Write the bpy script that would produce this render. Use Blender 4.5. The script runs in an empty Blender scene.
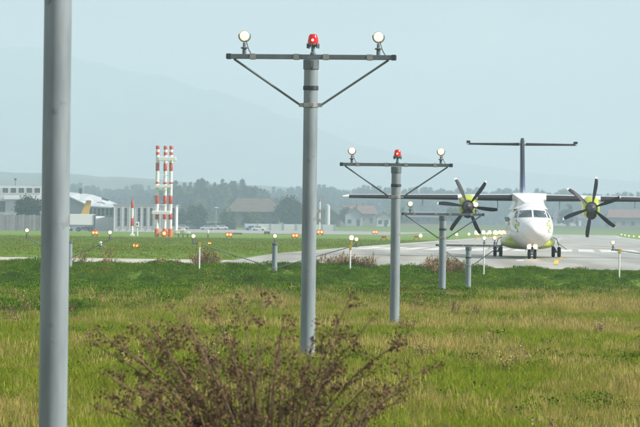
import bpy, math, random
import numpy as np
from mathutils import Vector, Matrix

# ------------------------------------------------------------------ camera, sky, sun, exposure
F = 3260.0                 # focal length in pixels of the 640 wide photograph
CAMZ = 1.9
ROLL = math.radians(0.7)
HOR = 11.5                 # horizon below the image centre, px
scene = bpy.context.scene
COL = scene.collection

cam_d = bpy.data.cameras.new('camera')
cam = bpy.data.objects.new('camera', cam_d)
COL.objects.link(cam)
scene.camera = cam
cam_d.sensor_width = 36.0
cam_d.lens = F / 640.0 * 36.0
cam_d.clip_start = 0.5
cam_d.clip_end = 30000
cam_d.dof.use_dof = True
cam_d.dof.focus_distance = 95.0
cam_d.dof.aperture_fstop = 10.5
pitch = math.atan(HOR / F)
cam.matrix_world = Matrix.Translation((0, 0, CAMZ)) @ Matrix.Rotation(math.pi / 2 + pitch, 4, 'X') @ Matrix.Rotation(ROLL, 4, 'Z')

SUN_EL, SUN_AZ = math.radians(38), math.radians(104)      # azimuth clockwise from +Y (view direction)
world = bpy.data.worlds.new('World')
scene.world = world
world.use_nodes = True
wn = world.node_tree.nodes; wl = world.node_tree.links
wn.clear()
sky = wn.new('ShaderNodeTexSky'); sky.sky_type = 'NISHITA'; sky.sun_disc = False
sky.sun_elevation = SUN_EL; sky.sun_rotation = SUN_AZ
sky.air_density = 1.2; sky.dust_density = 3.0; sky.ozone_density = 1.5; sky.altitude = 500
# thin even cloud veil over the clear sky
mixw = wn.new('ShaderNodeMix'); mixw.data_type = 'RGBA'
tc = wn.new('ShaderNodeTexCoord'); nz = wn.new('ShaderNodeTexNoise'); nz.inputs['Scale'].default_value = 7.0
nz.inputs['Detail'].default_value = 5
mp = wn.new('ShaderNodeMapping'); mp.inputs['Scale'].default_value = (1, 1, 3)
mr = wn.new('ShaderNodeMapRange')
mr.inputs['From Min'].default_value = 0.3; mr.inputs['From Max'].default_value = 0.7
mr.inputs['To Min'].default_value = 0.70; mr.inputs['To Max'].default_value = 0.92
wl.new(tc.outputs['Generated'], mp.inputs['Vector']); wl.new(mp.outputs[0], nz.inputs['Vector'])
wl.new(nz.outputs[0], mr.inputs['Value']); wl.new(mr.outputs[0], mixw.inputs['Factor'])
wl.new(sky.outputs[0], mixw.inputs['A'])
cr = wn.new('ShaderNodeValToRGB'); cr.color_ramp.elements[0].position = 0.32; cr.color_ramp.elements[1].position = 0.68
cr.color_ramp.elements[0].color = (0.40, 0.47, 0.52, 1); cr.color_ramp.elements[1].color = (1.0, 1.0, 1.0, 1)
vm = wn.new('ShaderNodeVectorMath'); vm.operation = 'SCALE'; vm.inputs['Scale'].default_value = 8.8
wl.new(nz.outputs[0], cr.inputs[0]); wl.new(cr.outputs[0], vm.inputs[0]); wl.new(vm.outputs[0], mixw.inputs['B'])
bg = wn.new('ShaderNodeBackground'); bg.inputs['Strength'].default_value = 0.062
wo = wn.new('ShaderNodeOutputWorld')
wl.new(mixw.outputs['Result'], bg.inputs['Color']); wl.new(bg.outputs[0], wo.inputs['Surface'])

sun_d = bpy.data.lights.new('sun', 'SUN'); sun_d.energy = 5.0; sun_d.angle = math.radians(7)
sun_d.color = (1.0, 0.965, 0.91)
sun = bpy.data.objects.new('sun', sun_d); COL.objects.link(sun)
sd = Vector((math.sin(SUN_AZ) * math.cos(SUN_EL), math.cos(SUN_AZ) * math.cos(SUN_EL), math.sin(SUN_EL)))
sun.rotation_euler = (-sd).to_track_quat('-Z', 'Y').to_euler()
sun.location = sd * 50

scene.view_settings.view_transform = 'Standard'
scene.view_settings.look = 'None'
scene.view_settings.exposure = 0.56
scene.view_settings.gamma = 1.0
scene.view_settings.use_curve_mapping = False
scene.render.engine = 'CYCLES'
cy = scene.cycles
cy.use_denoising = True
cy.max_bounces = 6; cy.diffuse_bounces = 3; cy.glossy_bounces = 2; cy.transmission_bounces = 3
cy.volume_bounces = 1; cy.transparent_max_bounces = 8
cy.sample_clamp_indirect = 4.0
cy.caustics_reflective = False; cy.caustics_refractive = False

rnd = random.Random(7)
rng = np.random.default_rng(11)

# ------------------------------------------------------------------ where things are
HD = [-60, 15, 20, 25, 29.6, 57, 86, 118, 135, 148, 151, 154, 157, 162, 186, 245, 442, 800, 1000, 1300, 2500, 9500]
HH = [1.62, 1.62, 1.95, 2.30, 2.52, 2.36, 2.70, 2.48, 2.75, 3.12, 2.70, 2.32, 2.06, 1.86, 1.69, 1.70, 1.88, 2.20, 1.95, -0.9, -1.2, -1.2]

def base_h(y):
    y = np.asarray(y, dtype=float)
    acc = 0
    w = np.clip(y * 0.012, 0.5, 60)
    w = np.where((y > 140) & (y < 190), 0.8, w)
    for k in (-1, -0.5, 0, 0.5, 1):
        acc = acc + np.interp(y + k * w, HD, HH)
    return acc / 5

def gz(x, y):
    x = np.asarray(x, dtype=float); y = np.asarray(y, dtype=float)
    rough = np.clip((154 - y) / 10, 0, 1) * np.clip((y + 40) / 30, 0, 1)
    b = (np.sin(x * 0.9 + 1.3 * np.sin(y * 0.23)) * np.sin(y * 0.55 + 0.7) * 0.035 + np.sin(x * 2.3 + y * 0.4) * np.sin(y * 1.7 - x * 0.6) * 0.018)
    return CAMZ - base_h(y) + b * rough

def GZ(x, y):
    return float(gz(x, y))

def unroll(px, py):
    dx, dy = px - 320.0, py - 213.5
    u = dx * math.cos(ROLL) + dy * math.sin(ROLL)
    v = -dx * math.sin(ROLL) + dy * math.cos(ROLL)
    return u, v - HOR          # right of axis, below horizon

def P(px, py, d):
    u, v = unroll(px, py)
    return Vector((u * d / F, d, CAMZ - v * d / F))

def G(px, d):
    """ground point at distance d seen in image column px"""
    x = (px - 320.0) * d / F
    for _ in range(6):
        z = GZ(x, d)
        v = (CAMZ - z) * F / d
        yimg = 213.5 + HOR + v + (px - 320) * math.sin(ROLL)
        u, _v = unroll(px, yimg)
        x = u * d / F
    return Vector((x, d, GZ(x, d)))

# value noise ---------------------------------------------------------------
_perm = np.random.default_rng(3).random((256, 256))
def vnoise(x, y):
    x = np.asarray(x, float); y = np.asarray(y, float)
    xi = np.floor(x).astype(int); yi = np.floor(y).astype(int)
    fx = x - xi; fy = y - yi
    fx = fx * fx * (3 - 2 * fx); fy = fy * fy * (3 - 2 * fy)
    g = lambda a, b: _perm[a % 256, b % 256]
    return (g(xi, yi) * (1 - fx) + g(xi + 1, yi) * fx) * (1 - fy) + (g(xi, yi + 1) * (1 - fx) + g(xi + 1, yi + 1) * fx) * fy

# ------------------------------------------------------------------ materials
MATS = {}
def mat(name, col, rough=0.6, metal=0.0, var=0.12, scale=6.0, bump=0.0, emit=None, estr=0.0, coat=0.0, col2=None, detail=6.0, spec=0.5):
    if name in MATS: return MATS[name]
    m = bpy.data.materials.new(name); m.use_nodes = True
    n = m.node_tree.nodes; l = m.node_tree.links
    b = n['Principled BSDF']
    tcn = n.new('ShaderNodeTexCoord'); ns = n.new('ShaderNodeTexNoise')
    ns.inputs['Scale'].default_value = scale; ns.inputs['Detail'].default_value = detail
    l.new(tcn.outputs['Object'], ns.inputs['Vector'])
    rp = n.new('ShaderNodeValToRGB')
    c = col
    lo = tuple(max(0, v * (1 - var)) for v in c); hi = tuple(min(1, v * (1 + var)) for v in c)
    if col2: hi = col2
    rp.color_ramp.elements[0].position = 0.3; rp.color_ramp.elements[1].position = 0.7
    rp.color_ramp.elements[0].color = (*lo, 1); rp.color_ramp.elements[1].color = (*hi, 1)
    l.new(ns.outputs[0], rp.inputs[0]); l.new(rp.outputs[0], b.inputs['Base Color'])
    b.inputs['Roughness'].default_value = rough; b.inputs['Metallic'].default_value = metal
    b.inputs['Specular IOR Level'].default_value = spec
    if coat: b.inputs['Coat Weight'].default_value = coat
    if bump:
        bp = n.new('ShaderNodeBump'); bp.inputs['Strength'].default_value = bump; bp.inputs['Distance'].default_value = 0.02
        l.new(ns.outputs[0], bp.inputs['Height']); l.new(bp.outputs[0], b.inputs['Normal'])
    if emit:
        b.inputs['Emission Color'].default_value = (*emit, 1); b.inputs['Emission Strength'].default_value = estr
    MATS[name] = m
    return m

def attr_mat(name, rough=0.7, transl=0.3, tint=0.25, spec=0.15):
    """vertex colour x per-instance variation, with a little translucency (leaves, blades)"""
    m = bpy.data.materials.new(name); m.use_nodes = True
    n = m.node_tree.nodes; l = m.node_tree.links
    b = n['Principled BSDF']; out = n['Material Output']
    a = n.new('ShaderNodeAttribute'); a.attribute_name = 'Col'
    oi = n.new('ShaderNodeObjectInfo')
    hsv = n.new('ShaderNodeHueSaturation')
    r1 = n.new('ShaderNodeMapRange'); r1.inputs['To Min'].default_value = 1 - tint; r1.inputs['To Max'].default_value = 1 + tint
    r2 = n.new('ShaderNodeMapRange'); r2.inputs['To Min'].default_value = 0.48; r2.inputs['To Max'].default_value = 0.52
    w = n.new('ShaderNodeTexWhiteNoise'); w.noise_dimensions = '1D'
    l.new(oi.outputs['Random'], r1.inputs['Value']); l.new(oi.outputs['Random'], w.inputs['W']); l.new(w.outputs['Value'], r2.inputs['Value'])
    l.new(a.outputs['Color'], hsv.inputs['Color']); l.new(r1.outputs[0], hsv.inputs['Value']); l.new(r2.outputs[0], hsv.inputs['Hue'])
    l.new(hsv.outputs[0], b.inputs['Base Color'])
    b.inputs['Roughness'].default_value = rough; b.inputs['Specular IOR Level'].default_value = spec
    t = n.new('ShaderNodeBsdfTranslucent'); l.new(hsv.outputs[0], t.inputs['Color'])
    mx = n.new('ShaderNodeMixShader'); mx.inputs[0].default_value = transl
    l.new(b.outputs[0], mx.inputs[1]); l.new(t.outputs[0], mx.inputs[2]); l.new(mx.outputs[0], out.inputs['Surface'])
    MATS[name] = m
    return m

GALV = mat('galvanised_paint', (0.25, 0.30, 0.325), 0.5, 0.15, 0.06, 1.6, 0.05)
def weathered_pole():
    m = bpy.data.materials.new('weathered_pole_paint'); m.use_nodes = True
    n = m.node_tree.nodes; l = m.node_tree.links; b = n['Principled BSDF']
    t = n.new('ShaderNodeTexCoord')
    mp1 = n.new('ShaderNodeMapping'); mp1.inputs['Scale'].default_value = (6, 6, 1.1); l.new(t.outputs['Object'], mp1.inputs[0])
    n1 = n.new('ShaderNodeTexNoise'); n1.inputs['Scale'].default_value = 1; n1.inputs['Detail'].default_value = 7; l.new(mp1.outputs[0], n1.inputs['Vector'])
    n2 = n.new('ShaderNodeTexNoise'); n2.inputs['Scale'].default_value = 3.5; n2.inputs['Detail'].default_value = 9; n2.inputs['Roughness'].default_value = 0.7; l.new(t.outputs['Object'], n2.inputs['Vector'])
    r = n.new('ShaderNodeValToRGB'); r.color_ramp.elements[0].position = 0.3; r.color_ramp.elements[1].position = 0.7
    r.color_ramp.elements[0].color = (0.195, 0.235, 0.255, 1); r.color_ramp.elements[1].color = (0.31, 0.365, 0.385, 1)
    l.new(n1.outputs[0], r.inputs[0])
    r2 = n.new('ShaderNodeValToRGB'); r2.color_ramp.elements[0].position = 0.60; r2.color_ramp.elements[1].position = 0.72
    r2.color_ramp.elements[0].color = (0, 0, 0, 1); r2.color_ramp.elements[1].color = (1, 1, 1, 1); l.new(n2.outputs[0], r2.inputs[0])
    mx = n.new('ShaderNodeMix'); mx.data_type = 'RGBA'; l.new(r2.outputs[0], mx.inputs['Factor']); l.new(r.outputs[0], mx.inputs['A'])
    mx.inputs['B'].default_value = (0.16, 0.15, 0.13, 1)
    l.new(mx.outputs['Result'], b.inputs['Base Color']); b.inputs['Roughness'].default_value = 0.48; b.inputs['Metallic'].default_value = 0.1
    bp = n.new('ShaderNodeBump'); bp.inputs['Strength'].default_value = 0.08; bp.inputs['Distance'].default_value = 0.01
    l.new(n2.outputs[0], bp.inputs['Height']); l.new(bp.outputs[0], b.inputs['Normal'])
    return m
POLE = weathered_pole()
BAR = mat('bar_paint', (0.17, 0.20, 0.215), 0.45, 0.3, 0.12, 5)
BAND = mat('zinc_band', (0.42, 0.42, 0.40), 0.4, 0.7, 0.15, 20)
DARK = mat('dark_fitting', (0.07, 0.075, 0.08), 0.5, 0.3, 0.15, 20)
LAMP = mat('lamp_glass_lit', (0.9, 0.85, 0.7), 0.2, 0, 0.02, 4, emit=(1.0, 0.60, 0.20), estr=1.9)
LAMPW = mat('lamp_core_lit', (0.9, 0.85, 0.7), 0.2, 0, 0.02, 4, emit=(1.0, 0.84, 0.50), estr=5.0)
LAMPFAR = mat('runway_lamp_lit', (0.9, 0.85, 0.7), 0.2, 0, 0.02, 4, emit=(1.0, 0.76, 0.36), estr=4.0)
LAMPAMB = mat('amber_lamp_lit', (0.9, 0.6, 0.2), 0.2, 0, 0.02, 4, emit=(1.0, 0.58, 0.14), estr=3.0)
ORL = mat('orange_lamp_lit', (0.9, 0.3, 0.08), 0.3, 0, 0.02, 4, emit=(1.0, 0.28, 0.06), estr=3.5)
REDG = mat('red_glass', (0.55, 0.012, 0.012), 0.15, 0, 0.2, 12, emit=(1.0, 0.02, 0.015), estr=0.10, coat=0.3)
REDL = mat('red_filament_lit', (0.9, 0.1, 0.05), 0.2, 0, 0.02, 4, emit=(1.0, 0.25, 0.12), estr=5)
YEL = mat('yellow_paint', (0.62, 0.40, 0.02), 0.5, 0, 0.12, 8)
WHITE = mat('white_paint', (0.78, 0.79, 0.79), 0.45, 0, 0.05, 2)
RED = mat('signal_red_paint', (0.55, 0.07, 0.035), 0.5, 0, 0.1, 3)
ORANGE = mat('orange_paint', (0.72, 0.16, 0.03), 0.5, 0, 0.12, 6)
BLACK = mat('black_paint', (0.018, 0.018, 0.02), 0.5, 0, 0.2, 8)

# ------------------------------------------------------------------ mesh building
class MB:
    def __init__(s): s.v = []; s.f = []
    def add(s, vs, fs):
        o = len(s.v); s.v.extend([tuple(v) for v in vs]); s.f.extend([tuple(i + o for i in f) for f in fs]); return s
    def box(s, c, sz, rz=0.0, rx=0.0, ry=0.0):
        hx, hy, hz = sz[0] / 2, sz[1] / 2, sz[2] / 2
        M = Matrix.Translation(c) @ Matrix.Rotation(rz, 4, 'Z') @ Matrix.Rotation(ry, 4, 'Y') @ Matrix.Rotation(rx, 4, 'X')
        vs = [M @ Vector((x, y, z)) for x in (-hx, hx) for y in (-hy, hy) for z in (-hz, hz)]
        return s.add(vs, [(0, 1, 3, 2), (4, 6, 7, 5), (0, 4, 5, 1), (2, 3, 7, 6), (0, 2, 6, 4), (1, 5, 7, 3)])
    def tube(s, p0, p1, r0, r1=None, n=12, cap=True):
        return s.path([p0, p1], [r0, r0 if r1 is None else r1], n, cap)
    def path(s, pts, rs, n=8, cap=True):
        pts = [Vector(p) for p in pts]
        rings = []
        d0 = (pts[1] - pts[0]).normalized()
        up = Vector((0, 0, 1)) if abs(d0.z) < 0.9 else Vector((1, 0, 0))
        for i, p in enumerate(pts):
            d = (pts[min(i + 1, len(pts) - 1)] - pts[max(i - 1, 0)])
            if d.length < 1e-9: d = d0
            d.normalize()
            a = d.cross(up)
            if a.length < 1e-6: a = d.cross(Vector((0, 1, 0)))
            a.normalize(); b = a.cross(d).normalized()
            rings.append([p + (a * math.cos(t) + b * math.sin(t)) * rs[i] for t in [2 * math.pi * k / n for k in range(n)]])
        vs = [v for r in rings for v in r]; fs = []
        for i in range(len(rings) - 1):
            for k in range(n):
                fs.append((i * n + k, i * n + (k + 1) % n, (i + 1) * n + (k + 1) % n, (i + 1) * n + k))
        if cap:
            fs.append(tuple(range(n))[::-1]); fs.append(tuple((len(rings) - 1) * n + k for k in range(n)))
        return s.add(vs, fs)
    def lathe(s, prof, c=(0, 0, 0), axis='Z', n=20):
        """prof: list of (r, t) along axis"""
        vs = []; fs = []
        for r, t in prof:
            for k in range(n):
                a = 2 * math.pi * k / n
                if axis == 'Z': p = (r * math.cos(a), r * math.sin(a), t)
                elif axis == 'Y': p = (r * math.cos(a), t, r * math.sin(a))
                else: p = (t, r * math.cos(a), r * math.sin(a))
                vs.append((p[0] + c[0], p[1] + c[1], p[2] + c[2]))
        for i in range(len(prof) - 1):
            for k in range(n):
                fs.append((i * n + k, i * n + (k + 1) % n, (i + 1) * n + (k + 1) % n, (i + 1) * n + k))
        fs.append(tuple(range(n))[::-1]); fs.append(tuple((len(prof) - 1) * n + k for k in range(n)))
        return s.add(vs, fs)
    def loft(s, secs, cap=True):
        n = len(secs[0]); vs = [v for r in secs for v in r]; fs = []
        for i in range(len(secs) - 1):
            for k in range(n):
                fs.append((i * n + k, i * n + (k + 1) % n, (i + 1) * n + (k + 1) % n, (i + 1) * n + k))
        if cap:
            fs.append(tuple(range(n))[::-1]); fs.append(tuple((len(secs) - 1) * n + k for k in range(n)))
        return s.add(vs, fs)
    def prism(s, poly, off):
        """poly: 3D points of a face, extruded by vector off"""
        n = len(poly); a = [Vector(p) for p in poly]; b = [p + Vector(off) for p in a]
        return s.add(a + b, [tuple(range(n))[::-1], tuple(range(n, 2 * n))] + [(k, (k + 1) % n, n + (k + 1) % n, n + k) for k in range(n)])
    def build(s, name, m, parent=None, smooth=False, bevel=0.0, sharp=40):
        me = bpy.data.meshes.new(name)
        me.from_pydata(s.v, [], s.f); me.validate()
        import bmesh
        bm = bmesh.new(); bm.from_mesh(me); bmesh.ops.recalc_face_normals(bm, faces=bm.faces); bm.to_mesh(me); bm.free()
        me.materials.append(m)
        if smooth:
            me.shade_smooth()
            try: me.set_sharp_from_angle(angle=math.radians(sharp))
            except Exception: pass
        o = bpy.data.objects.new(name, me); COL.objects.link(o)
        if parent is not None: o.parent = parent
        if bevel:
            bv = o.modifiers.new('bevel', 'BEVEL'); bv.width = bevel; bv.segments = 2; bv.limit_method = 'ANGLE'
        return o

def tag(o, label=None, cat=None, group=None, kind=None):
    if label: o['label'] = label
    if cat: o['category'] = cat
    if group: o['group'] = group
    if kind: o['kind'] = kind
    return o
def thing(name, loc, rz=0.0, label=None, cat=None, group=None):
    o = bpy.data.objects.new(name, None); COL.objects.link(o); o.location = loc; o.rotation_euler = (0, 0, rz)
    o.empty_display_size = 0.3
    return tag(o, label, cat, group)
def copy_tree(o, parent=None):
    c = o.copy(); COL.objects.link(c)
    if parent is not None:
        c.parent = parent
    for ch in list(o.children): copy_tree(ch, c)
    return c

# ------------------------------------------------------------------ ground
def grid_mesh(name, xs, ys, zf):
    X, Y = np.meshgrid(xs, ys)
    Z = zf(X, Y)
    v = np.stack([X, Y, Z], -1).reshape(-1, 3)
    nx, ny = len(xs), len(ys)
    i = np.arange(nx * ny).reshape(ny, nx)
    f = np.stack([i[:-1, :-1], i[:-1, 1:], i[1:, 1:], i[1:, :-1]], -1).reshape(-1, 4)
    me = bpy.data.meshes.new(name); me.from_pydata(v.tolist(), [], f.tolist()); me.shade_smooth()
    return me
xs = list(np.arange(-24, 24.01, 0.8)); x = 24.0; st = 1.2
while x < 5000:
    st *= 1.22; x += st; xs.append(min(x, 5000)); xs.insert(0, -min(x, 5000))
ys = list(np.arange(-60, 10, 5.0)) + list(np.arange(10, 175, 0.6)); y = 175.0; st = 1.0
while y < 9000:
    st *= 1.05; y += st; ys.append(min(y, 9000))
gme = grid_mesh('ground', np.array(xs), np.array(ys), gz)
def ground_material():
    m = bpy.data.materials.new('field_ground'); m.use_nodes = True
    n = m.node_tree.nodes; l = m.node_tree.links; b = n['Principled BSDF']
    g = n.new('ShaderNodeNewGeometry'); sep = n.new('ShaderNodeSeparateXYZ'); l.new(g.outputs['Position'], sep.inputs[0])
    def noise(sc, det=6, stretch=None, rough=0.6):
        t = n.new('ShaderNodeTexNoise'); t.inputs['Scale'].default_value = sc; t.inputs['Detail'].default_value = det; t.inputs['Roughness'].default_value = rough
        mpn = n.new('ShaderNodeMapping'); l.new(g.outputs['Position'], mpn.inputs['Vector'])
        if stretch: mpn.inputs['Scale'].default_value = stretch
        l.new(mpn.outputs[0], t.inputs['Vector']); return t.outputs[0]
    def ramp(fac, stops):
        r = n.new('ShaderNodeValToRGB'); e = r.color_ramp.elements
        e[0].position, e[0].color = stops[0][0], (*stops[0][1], 1); e[1].position, e[1].color = stops[-1][0], (*stops[-1][1], 1)
        for p_, c_ in stops[1:-1]:
            q = e.new(p_); q.color = (*c_, 1)
        l.new(fac, r.inputs[0]); return r.outputs[0]
    def mix(fac, a, b_):
        mx = n.new('ShaderNodeMix'); mx.data_type = 'RGBA'; l.new(fac, mx.inputs['Factor']); l.new(a, mx.inputs['A']); l.new(b_, mx.inputs['B']); return mx.outputs['Result']
    # mown airfield turf
    fine = ramp(noise(3.0, 9, (1, 0.45, 1), 0.75), [(0.3, (0.10, 0.18, 0.02)), (0.52, (0.14, 0.23, 0.028)), (0.72, (0.21, 0.25, 0.05))])
    broad = ramp(noise(0.03, 5, (0.5, 1.0, 1)), [(0.35, (0.11, 0.20, 0.022)), (0.6, (0.15, 0.23, 0.035)), (0.75, (0.22, 0.235, 0.06))])
    mx = n.new('ShaderNodeMix'); mx.data_type = 'RGBA'; mx.inputs['Factor'].default_value = 0.5; l.new(fine, mx.inputs['A']); l.new(broad, mx.inputs['B'])
    turf = mx.outputs['Result']
    # soil and thatch under the tall meadow
    soil = ramp(noise(6.0, 8), [(0.3, (0.09, 0.085, 0.03)), (0.6, (0.17, 0.15, 0.06)), (0.8, (0.26, 0.21, 0.10))])
    mrg = n.new('ShaderNodeMapRange'); mrg.inputs['From Min'].default_value = 100; mrg.inputs['From Max'].default_value = 125; l.new(sep.outputs['Y'], mrg.inputs['Value'])
    c1 = mix(mrg.outputs[0], soil, turf)
    # far farmland and meadows beyond the airfield
    farm = ramp(noise(0.004, 4, (1, 0.3, 1)), [(0.3, (0.06, 0.10, 0.03)), (0.55, (0.10, 0.12, 0.05)), (0.7, (0.16, 0.14, 0.08))])
    mrf = n.new('ShaderNodeMapRange'); mrf.inputs['From Min'].default_value = 1000; mrf.inputs['From Max'].default_value = 1200; l.new(sep.outputs['Y'], mrf.inputs['Value'])
    l.new(mix(mrf.outputs[0], c1, farm), b.inputs['Base Color'])
    b.inputs['Roughness'].default_value = 0.9; b.inputs['Specular IOR Level'].default_value = 0.1
    bp = n.new('ShaderNodeBump'); bp.inputs['Strength'].default_value = 0.8; bp.inputs['Distance'].default_value = 0.06
    l.new(noise(9.0, 8, (1, 0.6, 1), 0.8), bp.inputs['Height']); l.new(bp.outputs[0], b.inputs['Normal'])
    return m
gme.materials.append(ground_material())
ground = bpy.data.objects.new('ground', gme); COL.objects.link(ground); tag(ground, kind='structure')

# ------------------------------------------------------------------ runway, strips
SL = 0.0773                                # runway direction (dx per dy)
def cx(d): return -2.43 + (d - 29.6) * SL + 2.6     # runway centre line
def sheet(name, edges, m, lift):
    """edges: list of (y, xl, xr); a sheet following the ground at +lift"""
    v = []; f = []
    K = 9
    for (y, a, b) in edges:
        for k in range(K):
            x = a + (b - a) * k / (K - 1); yy = y - SL * (x - cx(y)) * (1 if name != 'path' else 0)
            v.append((x, yy, GZ(x, yy) + lift))
    for i in range(len(edges) - 1):
        for k in range(K - 1):
            f.append((i * K + k, i * K + k + 1, (i + 1) * K + k + 1, (i + 1) * K + k))
    me = bpy.data.meshes.new(name); me.from_pydata(v, [], f); me.materials.append(m); me.shade_smooth()
    o = bpy.data.objects.new(name, me); COL.objects.link(o); return o
def concrete_material():
    m = bpy.data.materials.new('damp_runway_concrete'); m.use_nodes = True
    n = m.node_tree.nodes; l = m.node_tree.links; b = n['Principled BSDF']
    g = n.new('ShaderNodeNewGeometry')
    def noise(sc, det, stretch):
        t = n.new('ShaderNodeTexNoise'); t.inputs['Scale'].default_value = sc; t.inputs['Detail'].default_value = det
        mpn = n.new('ShaderNodeMapping'); mpn.inputs['Scale'].default_value = stretch; mpn.inputs['Rotation'].default_value = (0, 0, math.atan(SL))
        l.new(g.outputs['Position'], mpn.inputs['Vector']); l.new(mpn.outputs[0], t.inputs['Vector']); return t.outputs[0]
    r = n.new('ShaderNodeValToRGB'); r.color_ramp.elements[0].position = 0.3; r.color_ramp.elements[1].position = 0.7
    r.color_ramp.elements[0].color = (0.30, 0.29, 0.25, 1); r.color_ramp.elements[1].color = (0.42, 0.405, 0.35, 1)
    l.new(noise(0.35, 7, (1.0, 0.35, 1)), r.inputs[0])
    r2 = n.new('ShaderNodeValToRGB'); r2.color_ramp.elements[0].position = 0.42; r2.color_ramp.elements[1].position = 0.60
    r2.color_ramp.elements[0].color = (1, 1, 1, 1); r2.color_ramp.elements[1].color = (0.72, 0.71, 0.70, 1)
    l.new(noise(0.5, 5, (1.0, 0.03, 1)), r2.inputs[0])           # tyre streaks along the runway
    mu = n.new('ShaderNodeMix'); mu.data_type = 'RGBA'; mu.blend_type = 'MULTIPLY'; mu.inputs['Factor'].default_value = 1
    l.new(r.outputs[0], mu.inputs['A']); l.new(r2.outputs[0], mu.inputs['B']); l.new(mu.outputs['Result'], b.inputs['Base Color'])
    rr = n.new('ShaderNodeMapRange'); rr.inputs['To Min'].default_value = 0.30; rr.inputs['To Max'].default_value = 0.62
    rr.inputs['From Min'].default_value = 0.35; rr.inputs['From Max'].default_value = 0.65
    l.new(noise(0.12, 5, (1, 0.3, 1)), rr.inputs['Value']); l.new(rr.outputs[0], b.inputs['Roughness'])
    bp = n.new('ShaderNodeBump'); bp.inputs['Strength'].default_value = 0.25; bp.inputs['Distance'].default_value = 0.01
    l.new(noise(7, 6, (1, 1, 1)), bp.inputs['Height']); l.new(bp.outputs[0], b.inputs['Normal'])
    return m
CONC = concrete_material()
RW = 14.8
ed = []
y = 158.0
while y < 985:
    ed.append((y, cx(y) - RW, cx(y) + RW)); y += 3 if y < 260 else 25
tag(sheet('runway', ed, CONC, 0.03), kind='structure')
# taxi strip leaving the threshold to the left (stops at the runway edge)
ed = []
for k in range(15):
    yy = 157.6 + k * 0.4
    ed.append((yy, -130.0, cx(yy) - RW - 0.01))
tag(sheet('taxiway_strip', ed, mat('strip_concrete', (0.42, 0.40, 0.35), 0.7, 0, 0.2, 0.8, 0.1), 0.022), kind='structure')
# narrow service path and distant apron
ed = [(320.0 + k, -190.0, cx(320) - RW - 3.0) for k in (0, 1.5, 3)]
tag(sheet('path', ed, mat('pale_gravel', (0.27, 0.27, 0.23), 0.9, 0, 0.2, 1.2, 0.2), 0.035), kind='structure')
ed = [(d, -320.0, cx(d) - 40) for d in (735, 780, 840, 900, 960, 1000)]
tag(sheet('apron', ed, mat('apron_asphalt', (0.27, 0.265, 0.25), 0.75, 0, 0.15, 0.2, 0.1), 0.05), kind='structure')
# painted markings
MARK = mat('runway_marking_paint', (0.60, 0.60, 0.57), 0.5, 0, 0.25, 0.6, col2=(0.74, 0.74, 0.72))
MARKY = mat('yellow_marking_paint', (0.66, 0.45, 0.03), 0.5, 0, 0.15, 3)
def mark(name, xa, xb, ya, yb, m, parent=None, lift=0.036):
    """xa..xb across from the centre line, ya..yb along"""
    v = []; f = []
    K = max(2, int((yb - ya) / 3) + 2)
    for i in range(K):
        t = ya + (yb - ya) * i / (K - 1)
        for a in (xa, xb):
            x = cx(t) + a; yy = t - SL * a
            v.append((x, yy, GZ(x, yy) + lift))
    for i in range(K - 1): f.append((2 * i, 2 * i + 1, 2 * i + 3, 2 * i + 2))
    me = bpy.data.meshes.new(name); me.from_pydata(v, [], f); me.materials.append(m)
    o = bpy.data.objects.new(name, me); COL.objects.link(o)
    o.parent = parent
    return o
RWO = bpy.data.objects['runway']
for k in range(8):
    for s in (-1, 1):
        a = s * (1.0 + k * 1.6); mark('threshold_stripe', min(a, a + s * 1.15), max(a, a + s * 1.15), 229, 259, MARK, RWO)
mark('threshold_bar', -13.8, 13.8, 222.5, 224.3, MARK, RWO)
for k in range(8):
    mark('centre_line_dash', -0.25, 0.25, 275 + k * 50, 305 + k * 50, MARK, RWO)
for s in (-1, 1):
    mark('edge_line', s * 14.1 - 0.3, s * 14.1 + 0.3, 229, 900, MARK, RWO)
mark('lead_in_line', 1.2, 1.45, 163, 176, MARKY, RWO)
mark('lead_in_line', 1.4, 1.65, 181, 187, MARKY, RWO)
mark('displaced_arrow_dash', -0.8, -0.4, 171, 175, MARK, RWO)

# ------------------------------------------------------------------ approach light masts
def approach_lamp(parent, x, z, face=1.0, glass=LAMP):
    """aviation approach lamp standing at (x, 0, z) on a bar"""
    l = MB()
    l.lathe([(0.035, 0.0), (0.035, 0.09), (0.062, 0.095), (0.066, 0.115), (0.03, 0.13), (0.026, 0.20)], (x, 0, z), 'Z', 14)
    st_ = l.build('lamp_stand', BAR, parent, True)
    h = MB()
    c = (x, 0.0, z + 0.32)
    h.lathe([(0.02, 0.13), (0.05, 0.125), (0.072, 0.07), (0.088, 0.0), (0.090, -0.018), (0.084, -0.018)], c, 'Y', 20)
    h.build('lamp_housing', DARK, st_, True)
    yk = MB()
    yk.path([(x + 0.104 * math.sin(a), 0.02, z + 0.32 - 0.104 * math.cos(a)) for a in np.linspace(-1.9, 1.9, 13)], [0.010] * 13, 6)
    yk.build('yoke', BAND, st_, True)
    g = MB()
    g.lathe([(0.083, -0.014), (0.079, -0.028), (0.067, -0.042), (0.054, -0.049)], c, 'Y', 20)
    g.build('lens_rim', LAMP, st_, True)
    g = MB(); g.lathe([(0.0535, -0.045), (0.053, -0.050), (0.035, -0.058), (0.005, -0.062)], c, 'Y', 20)
    g.build('lens', LAMPW, st_, True)
    w_ = MB(); w_.path([(x, 0.12, z + 0.30), (x + 0.03, 0.13, z + 0.20), (x + 0.07, 0.09, z + 0.08), (x + 0.13, 0.05, z - 0.02), (x + 0.16, 0.05, z - 0.04)], [0.009] * 5, 6); w_.build('cable', BLACK, st_, True)
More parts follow.
